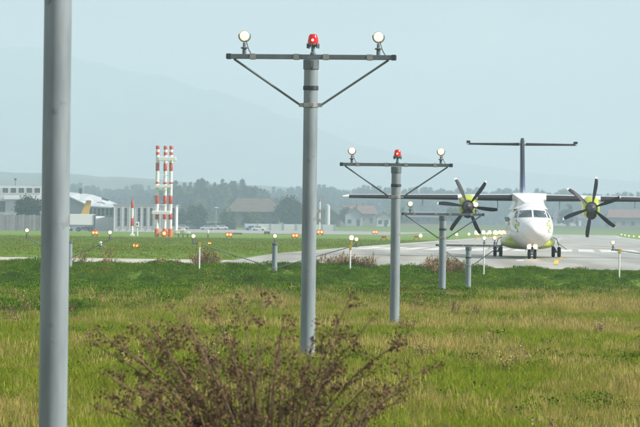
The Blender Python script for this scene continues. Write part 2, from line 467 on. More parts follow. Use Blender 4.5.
def obstruction_lamp(parent, z, x=0.0):
    b = MB()
    b.lathe([(0.05, 0), (0.05, 0.03), (0.032, 0.04), (0.032, 0.13), (0.085, 0.15), (0.10, 0.165), (0.10, 0.19)], (x, 0, z), 'Z', 16)
    for k in range(6):
        a = k * math.pi / 3 + 0.3
        b.box((x + 0.10 * math.cos(a), 0.10 * math.sin(a), z + 0.15), (0.03, 0.012, 0.085), a)
    base = b.build('obstruction_lamp_base', BAR, parent, True)
    g = MB()
    g.lathe([(0.098, 0.19), (0.094, 0.25), (0.08, 0.32), (0.058, 0.355), (0.02, 0.365)], (x, 0, z), 'Z', 20)
    g.build('red_dome', REDG, base, True)
    fl = MB(); fl.lathe([(0.006, -0.106), (0.02, -0.100), (0.024, -0.08), (0.01, -0.07)], (x, 0, z + 0.25), 'Y', 12)
    fl.build('filament_glow', REDL, base, True)

def light_mast(px, d, height, label, red=True, clampdrop=0.80, rad=0.127, lamps=(1, 1)):
    g = G(px, d)
    t = thing('approach_light_mast', g, -math.atan(SL), label, 'light mast', 'approach light masts in a line to the runway')
    p = MB(); p.lathe([(rad * 1.02, -0.5), (rad * 1.02, 0.6), (rad, height * 0.5), (rad * 0.97, height - 0.01)], (0, 0, 0), 'Z', 28)
    pole = p.build('pole', POLE, t, True)
    def band(z, h, r, m, lug=True):
        b = MB(); b.lathe([(r, -h / 2), (r + 0.008, -h / 2 + 0.006), (r + 0.008, h / 2 - 0.006), (r, h / 2)], (0, 0, z), 'Z', 28)
        if lug:
            for s in (-1, 1): b.box((s * (r + 0.035), 0, z), (0.08, 0.035, h * 0.8))
        b.box((0.03, -r - 0.02, z), (0.05, 0.03, h * 0.6))
        return b.build('clamp_band', m, pole, True)
    band(height - 0.09, 0.17, rad + 0.004, BAR, False)
    band(height - 0.50, 0.075, rad + 0.002, DARK, False)
    band(height - clampdrop, 0.085, rad + 0.002, BAND)
    zb = height + 0.045
    c = MB(); c.box((0, 0, zb), (3.0, 0.085, 0.085))
    bar = c.build('crossbar', BAR, t, bevel=0.006)
    for s in (-1, 1):
        for off in (0.26, 1.03):
            k = MB(); k.box((s * off, 0, zb), (0.10, 0.104, 0.104)); k.build('coupling', BAND, bar, bevel=0.006)
        e = MB(); e.box((s * 1.45, 0, zb), (0.07, 0.098, 0.098)); e.build('end_cap', DARK, bar)
    for s in (-1, 1):
        q = MB(); q.tube((s * (rad + 0.055), 0, height - clampdrop), (s * 1.36, 0, zb - 0.045), 0.020, None, 8)
        q.build('strut', BAR, t, True)
        if lamps[(s + 1) // 2]: approach_lamp(t, s * 1.18, zb + 0.0425)
    if red: obstruction_lamp(t, zb + 0.0425, 0.03)
    return t
def topz(px, py, d): return P(px, py, d).z
def mast_h(px, d, ytop): return topz(px, ytop, d) - G(px, d).z
light_mast(52, 29.6, 6.4, 'closest blue grey pole, cut off by the top and bottom of the picture')
light_mast(307.5, 57.2, mast_h(307.5, 57.2, 59.5), 'tallest full T mast with two lit lamps and a red lamp')
light_mast(394.3, 86.3, mast_h(394, 86.3, 166.5), 'second T mast with a red lamp, right of the tallest one, overlapping the wing tip')
light_mast(442, 117.5, mast_h(442, 117.5, 215.5), 'T mast without red lamp in front of the left propeller', red=False)
light_mast(468, 148.5, mast_h(468, 148.5, 246.5), 'shortest T mast, low bar left of the aircraft nose', red=False, clampdrop=0.86)

# ------------------------------------------------------------------ row of low lights on frames before the runway
def low_post(t, x, z0, z1, name='post', m=None, r=0.035):
    b = MB(); b.tube((x, 0, z0), (x, 0, z1), r, None, 10); return b.build(name, m or GALV, t, True)
def rel(t, px, py, d):
    return P(px, py, d) - t.location
def lamp_frame(pole_px, d, left, right, ytop, ystrut, label, top_lamp=False, posts=()):
    g = G(pole_px, d)
    t = thing('low_light_stand', g, 0, label, 'light frame', 'low light frames in a row before the runway')
    zt = topz(pole_px, ytop, d) - g.z
    p = MB(); p.lathe([(0.125, -0.4), (0.125, zt * 0.9), (0.118, zt)], (0, 0, 0), 'Z', 20); pole = p.build('pole', POLE, t, True)
    b = MB(); zc = topz(pole_px, ystrut, d) - g.z; b.lathe([(0.13, -0.05), (0.14, -0.045), (0.14, 0.045), (0.13, 0.05)], (0, 0, zc), 'Z', 20); b.build('clamp_band', BAND, pole, True)
    cp = MB(); cp.lathe([(0.13, -0.12), (0.135, -0.11), (0.135, 0.0), (0.12, 0.01)], (0, 0, zt - 0.0), 'Z', 20); cp.build('pole_cap', BAR, pole, True)
    if top_lamp: approach_lamp(t, 0, zt + 0.01)
    for (lx, ly, px_, capy) in ([left] if left else []) + ([right] if right else []):
        L = rel(t, lx, ly, d)
        zbar = L.z - 0.32
        if px_ is not None:
            Q = rel(t, px_, capy, d); gq = G(px_, d) - g
            zbar = min(zbar, Q.z + 0.02)
            low_post(t, Q.x, gq.z - 0.2, Q.z - 0.1, 'thin_post', WHITE, 0.04)
            yc = MB(); yc.box((Q.x, 0, Q.z - 0.02), (0.13, 0.12, 0.20)); yc.build('yellow_cap', YEL, t, bevel=0.01)
            tip = Q.x
        else:
            tip = L.x
        ar = MB(); ar.box(((tip + L.x) / 2, 0, zbar), (abs(tip - L.x) + 0.16, 0.06, 0.06)); ar.build('lamp_arm', BAR, t)
        approach_lamp(t, L.x, zbar + 0.03)
        s = 1 if tip > 0 else -1
        st_ = MB(); st_.tube((s * 0.12, 0, zc), (tip - s * 0.05, 0, zbar - 0.03), 0.022, None, 8); st_.build('strut', BAR, t, True)
    return t
lamp_frame(69.5, 154.5, (27, 231, None, None), (110, 233, None, None), 241, 257, 'low light frame half hidden behind the closest pole')
lamp_frame(274.5, 154.5, (193.5, 232, 199.5, 244), (356.5, 235.5, 350.3, 247), 243, 267.5, 'low light frame with a short thick pole and three lit lamps', True)
lamp_frame(705, 153.5, (613, 239.5, 619.5, 250.5), None, 246, 262, 'low light frame whose yellow capped post stands at the right edge', True)
def single_post(px, d, ylamp, label):
    g = G(px, d); t = thing('low_light_post', g, 0, label, 'light post', 'low light frames in a row before the runway')
    L = P(px, ylamp, d) - g; zc = L.z - 0.34
    low_post(t, 0, -0.2, zc, 'thin_post', WHITE, 0.035)
    c = MB(); c.box((0, 0, zc), (0.12, 0.1, 0.08)); c.build('post_cap', BAR, t, bevel=0.01)
    approach_lamp(t, 0, zc + 0.04)
single_post(483.7, 153.8, 238.5, 'thin pale light post just left of the aircraft main wheels')

# ------------------------------------------------------------------ the aircraft
AIR_N = 171.2                      # distance of the nose tip
def build_aircraft():
    mg = G(526.9, 186.0)
    yaw = math.radians(-1.5)
    # local frame: x to the right, y aft, z up from the runway; main wheels at y = 14.8 - 0.. -> 9.72 behind nose
    MAINY = 9.72; NOSEY = 2.35
    o = thing('propeller_airliner', (0, 0, 0), yaw, 'white and lime twin propeller airliner facing us on the runway', 'airplane')
    o.location = Vector((mg.x, mg.y, mg.z + 0.03)) - Matrix.Rotation(yaw, 3, 'Z') @ Vector((0, MAINY, 0))
    slope = (GZ(0, 186) - GZ(0, 178.6)) / 7.4
    WP = mat('aircraft_white', (0.80, 0.81, 0.82), 0.28, 0, 0.03, 0.8, coat=0.3)
    LIME = mat('aircraft_lime', (0.42, 0.50, 0.035), 0.3, 0, 0.12, 1.5, coat=0.3)
    NAVY = mat('aircraft_navy', (0.035, 0.05, 0.10), 0.3, 0, 0.15, 1.0, coat=0.3)
    BOOT = mat('deicing_boot_rubber', (0.022, 0.023, 0.026), 0.55, 0, 0.25, 3)
    GLASS = mat('cockpit_glass', (0.05, 0.08, 0.09), 0.12, 0, 0.4, 1.2, spec=0.3)
    TYRE = mat('tyre_rubber', (0.015, 0.015, 0.016), 0.85, 0, 0.2, 12)
    STEEL = mat('gear_steel', (0.30, 0.31, 0.32), 0.35, 0.6, 0.1, 10)
    PROP = mat('propeller_black', (0.014, 0.015, 0.018), 0.5, 0, 0.2, 5, spec=0.3)
    GREYP = mat('aircraft_grey', (0.42, 0.44, 0.46), 0.4, 0, 0.08, 2)
    ST = [0, 0.06, 0.18, 0.45, 0.8, 1.2, 1.6, 2.0, 2.4, 3.0, 3.8, 5, 8, 12, 14, 16, 18, 20, 21.2]
    WD = [0.03, 0.20, 0.36, 0.58, 0.75, 0.89, 0.98, 1.05, 1.11, 1.17, 1.21, 1.21, 1.21, 1.21, 1.12, 0.92, 0.64, 0.32, 0.10]
    TP = [1.56, 1.71, 1.83, 1.98, 2.09, 2.18, 2.27, 2.44, 2.62, 2.80, 2.93, 2.96, 2.96, 2.96, 2.94, 2.90, 2.84, 2.76, 2.70]
    BT = [1.50, 1.34, 1.22, 1.05, 0.90, 0.78, 0.69, 0.63, 0.58, 0.54, 0.51, 0.50, 0.50, 0.50, 0.72, 1.15, 1.65, 2.15, 2.45]
    EX = [2.0, 2.0, 2.0, 2.0, 2.05, 2.1, 2.15, 2.2, 2.2, 2.1, 2.0, 2.0, 2.0, 2.0, 2, 2, 2, 2, 2]
    fw = lambda y: float(np.interp(y, ST, WD)); ft = lambda y: float(np.interp(y, ST, TP)); fb = lambda y: float(np.interp(y, ST, BT)); fe = lambda y: float(np.interp(y, ST, EX))
    def section(y, grow=0.0, n=44):
        w, t_, b_ = fw(y) + grow, ft(y) + grow, fb(y) - grow
        zm = (t_ + b_) / 2 - 0.08 * min(1, w); e = fe(y); r = []
        for k in range(n):
            a = 2 * math.pi * k / n; c, s = math.cos(a), math.sin(a)
            X = math.copysign(abs(s) ** (2 / e), s) * w; Z = math.copysign(abs(c) ** (2 / e), c)
            r.append((X, y, zm + Z * ((t_ - zm) if Z > 0 else (zm - b_))))
        return r
    def surf_y(x, z):
        def f(y):
            w, t_, b_ = fw(y), ft(y), fb(y); zm = (t_ + b_) / 2 - 0.08 * min(1, w); e = fe(y)
            hz = (t_ - zm) if z > zm else (zm - b_)
            return (abs(x) / w) ** e + (abs(z - zm) / hz) ** e - 1
        lo, hi = 0.0, 6.0
        if f(hi) > 0: return 6.0
        for _ in range(40):
            mid = (lo + hi) / 2
            if f(mid) > 0: lo = mid
            else: hi = mid
        return hi
    ysamp = sorted(set(list(np.linspace(0, 0.5, 9)) + list(np.linspace(0.5, 4, 24)) + list(np.linspace(4, 12.5, 10)) + list(np.linspace(12.5, 21.2, 16))))
    fm = bpy.data.materials.new('fuselage_paint'); fm.use_nodes = True
    n = fm.node_tree.nodes; l = fm.node_tree.links; b = n['Principled BSDF']
    tcn = n.new('ShaderNodeTexCoord'); sp = n.new('ShaderNodeSeparateXYZ'); l.new(tcn.outputs['Object'], sp.inputs[0])
    # lime belly, its edge waving up along the side
    m1 = n.new('ShaderNodeMath'); m1.operation = 'MULTIPLY_ADD'; m1.inputs[1].default_value = 0.10; m1.inputs[2].default_value = 0.20; l.new(sp.outputs['Y'], m1.inputs[0])
    m2 = n.new('ShaderNodeMath'); m2.operation = 'MINIMUM'; m2.inputs[1].default_value = 1.05; l.new(m1.outputs[0], m2.inputs[0])
    m3 = n.new('ShaderNodeMath'); m3.operation = 'GREATER_THAN'; l.new(m2.outputs[0], m3.inputs[0]); l.new(sp.outputs['Z'], m3.inputs[1])
    ns = n.new('ShaderNodeTexNoise'); ns.inputs['Scale'].default_value = 1.5; l.new(tcn.outputs['Object'], ns.inputs['Vector'])
    rp = n.new('ShaderNodeValToRGB'); rp.color_ramp.elements[0].color = (0.76, 0.77, 0.78, 1); rp.color_ramp.elements[1].color = (0.83, 0.84, 0.85, 1); l.new(ns.outputs[0], rp.inputs[0])
    mx = n.new('ShaderNodeMix'); mx.data_type = 'RGBA'; l.new(m3.outputs[0], mx.inputs['Factor']); l.new(rp.outputs[0], mx.inputs['A']); mx.inputs['B'].default_value = (0.42, 0.50, 0.035, 1)
    l.new(mx.outputs['Result'], b.inputs['Base Color']); b.inputs['Roughness'].default_value = 0.28; b.inputs['Coat Weight'].default_value = 0.3
    fz = MB(); fz.loft([section(y) for y in ysamp]); fus = fz.build('fuselage', fm, o, True, sharp=60)
    # panes and decals conforming to the nose, given in front view
    def patch(poly, name, m, parent, off=0.012, res=7, thick=0.02):
        """quad patch poly (4 front-view corners, ccw) laid on the fuselage"""
        a, b_, c, d_ = [np.array(p, float) for p in poly]
        g = MB(); vs = []
        for lay in (0, 1):
            for i in range(res):
                for j in range(res):
                    s, t_ = i / (res - 1), j / (res - 1)
                    q = a * (1 - s) * (1 - t_) + b_ * s * (1 - t_) + c * s * t_ + d_ * (1 - s) * t_
                    yy = surf_y(q[0], q[1])
                    vs.append((q[0], yy - off + lay * (thick + 0.012), q[1]))
        fs = []; R = res * res
        for i in range(res - 1):
            for j in range(res - 1):
                k = i * res + j
                fs.append((k, k + res, k + res + 1, k + 1)); fs.append((R + k, R + k + 1, R + k + res + 1, R + k + res))
        ring = [i * res for i in range(res)] + [(res - 1) * res + j for j in range(1, res)] + [i * res + res - 1 for i in range(res - 2, -1, -1)] + [j for j in range(res - 2, 0, -1)]
        for q in range(len(ring)):
            a1, a2 = ring[q], ring[(q + 1) % len(ring)]; fs.append((a1, a2, R + a2, R + a1))
        g.add(vs, fs); return g.build(name, m, parent, True, sharp=50)
    for s in (-1, 1):
        q = [(0.045, 2.23), (0.79, 2.21), (0.68, 2.60), (0.045, 2.64)]
        patch([(s * x, z) for x, z in q], 'windscreen_pane', GLASS, fus)
        q = [(0.85, 2.205), (0.985, 2.18), (0.88, 2.53), (0.75, 2.58)]
        patch([(s * x, z) for x, z in q], 'side_window', GLASS, fus)
        # wiper
        wv = MB(); wv.path([(s * 0.35, surf_y(s * 0.35, 2.235) - 0.04, 2.235), (s * 0.12, surf_y(s * 0.12, 2.40) - 0.04, 2.40)], [0.012, 0.008], 6); wv.build('wiper', BLACK, fus)
        # lime flower livery on the cheek
        cxp, czp = s * 0.86, 1.83
        petal = 0
        for (ox, oz, w_, h_) in ((0, 0.12, 0.07, 0.16), (0.05, -0.04, 0.09, 0.11), (-0.06, -0.06, 0.07, 0.13), (0.02, -0.24, 0.05, 0.14), (-0.03, -0.40, 0.06, 0.09)):
            ox *= s
            patch([(cxp + ox - w_, czp + oz), (cxp + ox, czp + oz - h_ / 1.6), (cxp + ox + w_, czp + oz + 0.02), (cxp + ox - 0.01, czp + oz + h_ / 1.6)], 'livery_petal', LIME, fus, 0.006, 4, 0.01)
    for k in range(5):       # row of small amber marks on the starboard cheek
        yy = 4.3 + k * 0.42
        q = MB(); q.box((-fw(yy) - 0.004, yy, 1.86), (0.012, 0.26, 0.16 + 0.06 * (k % 2))); q.build('amber_mark', mat('aircraft_amber', (0.70, 0.38, 0.05), 0.4), fus)
    # cabin windows and door
    for s in (-1, 1):
        for k in range(9):
            q = MB(); q.box((s * (fw(5) * 0.975), 5.6 + k * 0.75, 2.08), (0.05, 0.24, 0.34), 0, 0, s * 0.3); q.build('cabin_window', GLASS, fus)
    for yy_ in (0.62, 3.3):
        q = MB(); sec = section(yy_, 0.003, 44); q.path([Vector(p) for p in sec] + [Vector(sec[0])], [0.005] * 45, 5); q.build('panel_seam', GREYP, fus)
    for s in (-1, 1):
        for (ox, oz, w_, h_) in ((0.04, 0.22, 0.035, 0.10), (-0.09, 0.05, 0.03, 0.12), (0.09, -0.16, 0.03, 0.16), (-0.02, -0.32, 0.035, 0.07)):
            patch([(s * (0.86 + ox) - w_, 1.83 + oz), (s * (0.86 + ox), 1.83 + oz - h_ / 1.6), (s * (0.86 + ox) + w_, 1.83 + oz), (s * (0.86 + ox), 1.83 + oz + h_ / 1.6)], 'livery_leaf', mat('aircraft_dark_green', (0.06, 0.10, 0.03), 0.35), fus, 0.009, 4, 0.012)
    # pitot probes
    for s in (-1, 1):
        q = MB(); q.path([(s * 0.80, 1.25, 1.45), (s * 0.95, 1.15, 1.42), (s * 0.95, 0.9, 1.42)], [0.018, 0.014, 0.008], 6); q.build('pitot_probe', STEEL, fus)
    # wing/fuselage fairing
    fa = MB(); secs = []
    for yy, zt_, wt, wn_ in ((5.3, 3.02, 0.30, 0.50), (5.7, 3.22, 0.55, 0.62), (6.2, 3.42, 0.82, 0.66), (6.8, 3.53, 0.95, 0.70), (7.6, 3.57, 1.0, 0.75), (9.2, 3.55, 1.0, 0.8), (10.4, 3.35, 0.8, 0.85), (11.6, 3.05, 0.5, 0.8)):
        prof = []
        for k in range(9):
            tt = k / 8
            # side profile from fuselage shoulder (low) to wing underside (flares out)
            z = 2.70 + (zt_ - 2.70) * tt
            w_ = wn_ + (1.05 - wn_) * (1 - tt) ** 2.2 * 0.9 + (wt - wn_) * tt ** 3
            prof.append((w_, z))
        top = [(wt * math.cos(a) , zt_ + 0.05 * math.sin(a)) for a in np.linspace(0.15, math.pi - 0.15, 9)]
        pts = [(w_, yy, z) for w_, z in prof] + [(x_, yy, z_) for x_, z_ in top] + [(-w_, yy, z) for w_, z in prof[::-1]]
        secs.append(pts)
    fa.loft(secs); fa.build('wing_fairing', WP, o, True, sharp=50)
    # wing
    def airfoil(c, th, x0, zc, xs_, y0):
        up = [(0, 0), (0.012, 0.28), (0.05, 0.55), (0.12, 0.82), (0.28, 1.0), (0.5, 0.86), (0.75, 0.48), (1, 0.03)]
        lo = [(0.75, -0.22), (0.5, -0.42), (0.28, -0.5), (0.12, -0.46), (0.05, -0.34), (0.012, -0.2)]
        return [(xs_, y0 + a * c, zc + b_ * th * 0.62) for a, b_ in up + lo]
    def lead(x_): return 7.15 + abs(x_) * 0.035
    def chord(x_): return 2.35 - max(0, abs(x_) - 4) * 0.14
    def thick(x_): return 0.42 - abs(x_) * 0.020
    WZ = 3.29
    sta = [-10.5, -10.45, -10.2, -9, -7, -5, -3.46, -2, -0.9, 0.9, 2, 3.46, 5, 7, 9, 10.2, 10.45, 10.5]
    w = MB(); w.loft([airfoil(chord(x_) * (1 if abs(x_) < 10.3 else (0.9 if abs(x_) < 10.48 else 0.6)), thick(x_) * (1 if abs(x_) < 10.3 else 0.55), 0, WZ, x_, lead(x_) + (0 if abs(x_) < 10.3 else 0.1)) for x_ in sta])
    wing = w.build('wing', WP, o, True, sharp=50)
    for s in (-1, 1):
        for a0, a1 in ((0.96, 2.9), (4.02, 10.15)):
            bt = MB(); secs = []
            for x_ in np.linspace(a0, a1, 8):
                c, th = chord(x_), thick(x_); up = [(0.115, 0.84), (0.05, 0.60), (0.010, 0.33), (-0.006, 0.0), (0.010, -0.26), (0.05, -0.42), (0.12, -0.54), (0.26, -0.58)]
                dn = [(0.26, -0.3), (0.12, -0.2), (0.10, 0.2)]
                secs.append([(s * x_, lead(x_) + a * c, WZ + b_ * th * 0.62) for a, b_ in up + dn])
            bt.loft(secs); bt.build('deicing_boot', BOOT, wing, True, sharp=60)
        q = MB()
        q.path([(s * 1.75, 8.2, 3.2), (s * 1.75, 8.1, 2.75), (s * 1.75, 8.6, 2.7)], [0.03, 0.022, 0.02], 6); q.build('flap_track', GREYP, wing)
        q = MB(); q.path([(s * 6.0, 8.2, 3.2), (s * 6.0, 8.25, 2.85), (s * 6.0, 8.9, 2.85)], [0.03, 0.022, 0.02], 6); q.build('flap_track', GREYP, wing)
    # engines and propellers
    EX_ = 3.46; HZ = 2.80; PY = 6.2
    for s, rot0 in ((-1, -23), (1, 10)):
        secs = []
        for yy, hw, zb, zt_ in ((6.38, 0.36, 2.42, 3.08), (6.44, 0.42, 2.33, 3.16), (6.62, 0.46, 2.26, 3.28), (7.0, 0.49, 2.22, 3.42), (7.6, 0.50, 2.22, 3.50), (9.0, 0.48, 2.3, 3.5), (10.5, 0.36, 2.55, 3.42), (11.6, 0.16, 2.85, 3.25)):
            r = []
            zm, hh = (zb + zt_) / 2, (zt_ - zb) / 2
            for k in range(28):
                a = 2 * math.pi * k / 28; c, sn = math.cos(a), math.sin(a)
                r.append((s * EX_ + math.copysign(abs(sn) ** 0.72, sn) * hw, yy, zm + math.copysign(abs(c) ** 0.72, c) * hh))
            secs.append(r)
        e = MB(); e.loft(secs); na = e.build('engine_nacelle', LIME, o, True, sharp=50)
        q = MB(); q.lathe([(0.30, 6.50), (0.28, 6.33), (0.23, 6.33), (0.20, 6.36)], (s * EX_, 0, 2.44), 'Y', 24); q.build('air_intake', BLACK, na, True)
        q = MB(); q.lathe([(0.36, 6.42), (0.34, 6.36), (0.28, 6.345)], (s * EX_, 0, HZ), 'Y', 24); q.build('spinner_backplate', DARK, na, True)
        for zo in (-0.28, 0.28):
            q = MB(); q.tube((s * EX_ + 0.3, 8.9, 2.38), (s * EX_ + 0.32, 9.9, 2.3), 0.09, 0.1, 10)
        q.build('exhaust_pipe', DARK, na, True)
        pr = MB(); pr.lathe([(0.25, 0.16), (0.26, 0.0), (0.23, -0.16), (0.16, -0.33), (0.07, -0.44), (0.01, -0.47)], (0, 0, 0), 'Y', 24)
        prop = pr.build('propeller', DARK, o, True); prop.location = (s * EX_, PY, HZ)
        # the spinner is the propeller's own mesh, each blade a child
        bl = MB(); secs = []
        for r_, c, tw, sw in ((0.16, 0.10, 60, 0), (0.30, 0.14, 56, 0), (0.5, 0.21, 50, 0.0), (0.8, 0.26, 42, 0.0), (1.1, 0.27, 36, 0.0), (1.35, 0.255, 31, -0.01), (1.55, 0.22, 28, -0.03), (1.66, 0.17, 26, -0.05)):
            a = math.radians(tw); sec = []
            for u, v in ((-0.5, 0), (-0.3, 0.09), (0.1, 0.11), (0.5, 0), (0.1, -0.05), (-0.3, -0.05)):
                X = (u * math.cos(a) - v * math.sin(a)) * c + sw; Y = (u * math.sin(a) + v * math.cos(a)) * c
                sec.append((X, Y, r_))
            secs.append(sec)
        bl.loft(secs)
        b0 = bl.build('blade', PROP, prop, True, sharp=60)
        tp = MB(); tsec = []
        for r_, c, sw in ((1.657, 0.176, -0.05), (1.70, 0.16, -0.055), (1.735, 0.11, -0.065), (1.75, 0.05, -0.075)):
            a = math.radians(26); sec = []
            for u, v in ((-0.5, 0), (-0.3, 0.10), (0.1, 0.12), (0.5, 0), (0.1, -0.06), (-0.3, -0.06)):
                sec.append(((u * math.cos(a) - v * math.sin(a)) * c + sw, (u * math.sin(a) + v * math.cos(a)) * c, r_))
            tsec.append(sec)
        tp.loft(tsec); t0 = tp.build('blade_tip', WP, b0, True, sharp=60)
        b0.rotation_euler = (0, math.radians(rot0), 0)
        for k in range(1, 6):
            c_ = copy_tree(b0, prop); c_.rotation_euler = (0, math.radians(rot0 + 60 * k), 0)
    # tail
    secs = []
    for z, le, ch, th in ((2.5, 14.5, 6.2, 0.42), (3.1, 16.3, 4.6, 0.36), (3.8, 17.2, 3.7, 0.32), (5.0, 17.9, 3.0, 0.28), (6.3, 18.6, 2.5, 0.26), (6.85, 18.8, 2.3, 0.25), (7.02, 18.9, 1.9, 0.16)):
        secs.append([(x_ * th, le + a * ch, z) for a, x_ in ((0, 0), (0.03, 0.35), (0.15, 0.5), (0.4, 0.48), (0.8, 0.2), (1, 0.02), (0.8, -0.2), (0.4, -0.48), (0.15, -0.5), (0.03, -0.35))])
    tfm = bpy.data.materials.new('fin_paint'); tfm.use_nodes = True
    n = tfm.node_tree.nodes; l = tfm.node_tree.links; b = n['Principled BSDF']
    tcn = n.new('ShaderNodeTexCoord'); sp = n.new('ShaderNodeSeparateXYZ'); l.new(tcn.outputs['Object'], sp.inputs[0])
    ns = n.new('ShaderNodeTexNoise'); ns.inputs['Scale'].default_value = 1.1; l.new(tcn.outputs['Object'], ns.inputs['Vector'])
    ad = n.new('ShaderNodeMath'); ad.operation = 'MULTIPLY_ADD'; ad.inputs[1].default_value = 0.8; l.new(ns.outputs[0], ad.inputs[0]); l.new(sp.outputs['Z'], ad.inputs[2])
    rg = n.new('ShaderNodeMapRange'); rg.inputs['From Min'].default_value = 3.6; rg.inputs['From Max'].default_value = 5.6; l.new(ad.outputs[0], rg.inputs['Value'])
    rp = n.new('ShaderNodeValToRGB'); rp.color_ramp.elements[0].color = (0.62, 0.68, 0.74, 1); rp.color_ramp.elements[1].color = (0.02, 0.028, 0.05, 1)
    q_ = rp.color_ramp.elements.new(0.45); q_.color = (0.07, 0.10, 0.20, 1)
    l.new(rg.outputs[0], rp.inputs[0]); l.new(rp.outputs[0], b.inputs['Base Color']); b.inputs['Roughness'].default_value = 0.3
    f_ = MB(); f_.loft(secs); fin = f_.build('tail_fin', tfm, o, True, sharp=60)
    TZ = 6.66
    tl = MB(); secs = []
    for x_ in (-3.33, -3.25, -1.5, 0, 1.5, 3.25, 3.33):
        c = 1.75 - abs(x_) * 0.17; th = (0.19 - abs(x_) * 0.02) * (1 if abs(x_) < 3.3 else 0.6)
        secs.append([(x_, 19.2 + abs(x_) * 0.08 + a * c, TZ + b_ * th * 0.5) for a, b_ in ((0, 0), (0.03, 0.5), (0.2, 1), (0.6, 0.7), (1, 0.05), (0.6, -0.6), (0.2, -0.9), (0.03, -0.5))])
    tl.loft(secs); tail = tl.build('tailplane', mat('tailplane_grey', (0.50, 0.53, 0.55), 0.4, 0, 0.08, 2), o, True, sharp=60)
    for s in (-1, 1):
        bt = MB(); secs = []
        for x_ in np.linspace(0.2, 3.2, 6):
            c = 1.75 - x_ * 0.17; th = (0.19 - x_ * 0.02)
            secs.append([(s * x_, 19.2 + x_ * 0.08 + a * c, TZ + b_ * th * 0.5) for a, b_ in ((0.10, 0.85), (0.03, 0.56), (-0.006, 0.0), (0.03, -0.56), (0.2, -1.0), (0.2, -0.5), (0.1, 0.4))])
        bt.loft(secs); bt.build('deicing_boot', BOOT, tail, True)
        q = MB(); q.box((s * 3.22, 20.0, TZ + 0.12), (0.22, 0.9, 0.14)); q.build('horn_balance', BLACK, tail, bevel=0.02)
    # belly sponsons holding the main gear
    secs = []
    for yy, hw, zb, zt_ in ((5.6, 0.7, 0.56, 1.0), (6.1, 1.12, 0.47, 1.18), (6.8, 1.38, 0.43, 1.28), (8.0, 1.52, 0.42, 1.32), (10.5, 1.52, 0.42, 1.32), (12.5, 1.3, 0.46, 1.2), (14.0, 0.8, 0.66, 1.0)):
        r = []; zm, hh = (zb + zt_) / 2, (zt_ - zb) / 2
        for k in range(32):
            a = 2 * math.pi * k / 32; c, sn = math.cos(a), math.sin(a)
            r.append((math.copysign(abs(sn) ** 0.85, sn) * hw, yy, zm + math.copysign(abs(c) ** 0.75, c) * hh))
        secs.append(r)
    q = MB(); q.loft(secs); sp_ = q.build('belly_fairing', LIME, o, True, sharp=60)
    # landing gear
    def wheel(parent, x_, y_, r, w_, gzl):
        q = MB(); q.lathe([(r * 0.62, -w_ / 2), (r * 0.9, -w_ / 2), (r, -w_ * 0.28), (r, w_ * 0.28), (r * 0.9, w_ / 2), (r * 0.62, w_ / 2)], (x_, y_, gzl + r), 'X', 24)
        wh = q.build('wheel', TYRE, parent, True)
        h = MB(); h.lathe([(0.05, -w_ / 2 - 0.012), (r * 0.55, -w_ / 2 + 0.004), (r * 0.6, 0), (r * 0.55, w_ / 2 - 0.004), (0.05, w_ / 2 + 0.012)], (x_, y_, gzl + r), 'X', 18)
        h.build('rim', STEEL, wh, True)
    for s in (-1, 1):
        q = MB(); q.path([(s * 1.25, MAINY, 0.9), (s * 1.66, MAINY, 0.33)], [0.075, 0.06], 10); q.tube((s * 1.40, MAINY, 0.29), (s * 1.92, MAINY, 0.29), 0.05, None, 10)
        gear = q.build('main_gear_leg', STEEL, o, True)
        for k in (-1, 1): wheel(gear, s * 1.66 + k * 0.165, MAINY, 0.29, 0.19, 0.0)
        q = MB(); q.box((s * 1.98, MAINY - 0.3, 0.62), (0.62, 1.1, 0.03), 0, 0, s * 0.62); q.build('gear_door', LIME, gear, bevel=0.006)
        q = MB(); q.path([(s * 1.45, MAINY - 0.5, 1.12), (s * 1.66, MAINY - 0.5, 1.02), (s * 1.78, MAINY - 0.5, 0.62)], [0.022] * 3, 8); q.build('door_rod', DARK, gear, True)
    NG = -slope * 7.4 - (0.0)
    NG = GZ(11.66, 178.6) - GZ(11.8, 186.0)
    q = MB(); q.path([(0, NOSEY + 0.15, 0.75), (0, NOSEY, 0.34 + NG)], [0.06, 0.05], 10); q.tube((-0.26, NOSEY, 0.26 + NG), (0.26, NOSEY, 0.26 + NG), 0.04, None, 10)
    ng = q.build('nose_gear_leg', STEEL, o, True)
    for k in (-1, 1): wheel(ng, k * 0.155, NOSEY, 0.26, 0.17, NG)
    for s in (-1, 1):
        q = MB(); q.box((s * 0.30, NOSEY - 0.1, 0.50), (0.03, 1.0, 0.26), 0, 0, -s * 0.35); q.build('nose_gear_door', WP, ng, bevel=0.006)
        q = MB(); q.lathe([(0.02, 0.16), (0.09, 0.10), (0.115, 0.0), (0.11, -0.01)], (s * 0.175, NOSEY - 0.35, 0.60), 'Y', 18); hs = q.build('taxi_light', DARK, ng, True)
        q = MB(); q.lathe([(0.108, -0.008), (0.09, -0.03), (0.03, -0.045)], (s * 0.175, NOSEY - 0.35, 0.60), 'Y', 18); q.build('taxi_light_lens', mat('taxi_lamp_lit', (0.9, 0.8, 0.6), 0.2, 0, 0.02, 4, emit=(1.0, 0.74, 0.36), estr=16), hs, True)
        q = MB(); q.tube((s * 0.175, NOSEY - 0.28, 0.60), (0, NOSEY, 0.52), 0.025, None, 6); q.build('light_bracket', STEEL, ng)
    # aerials on the roof and belly
    q = MB(); q.prism([(0.01, 4.4, 2.94), (0.01, 4.75, 2.95), (0.01, 4.8, 3.22), (0.01, 4.65, 3.22)], (-0.02, 0, 0)); q.build('blade_aerial', WP, fus)
    return o
build_aircraft()

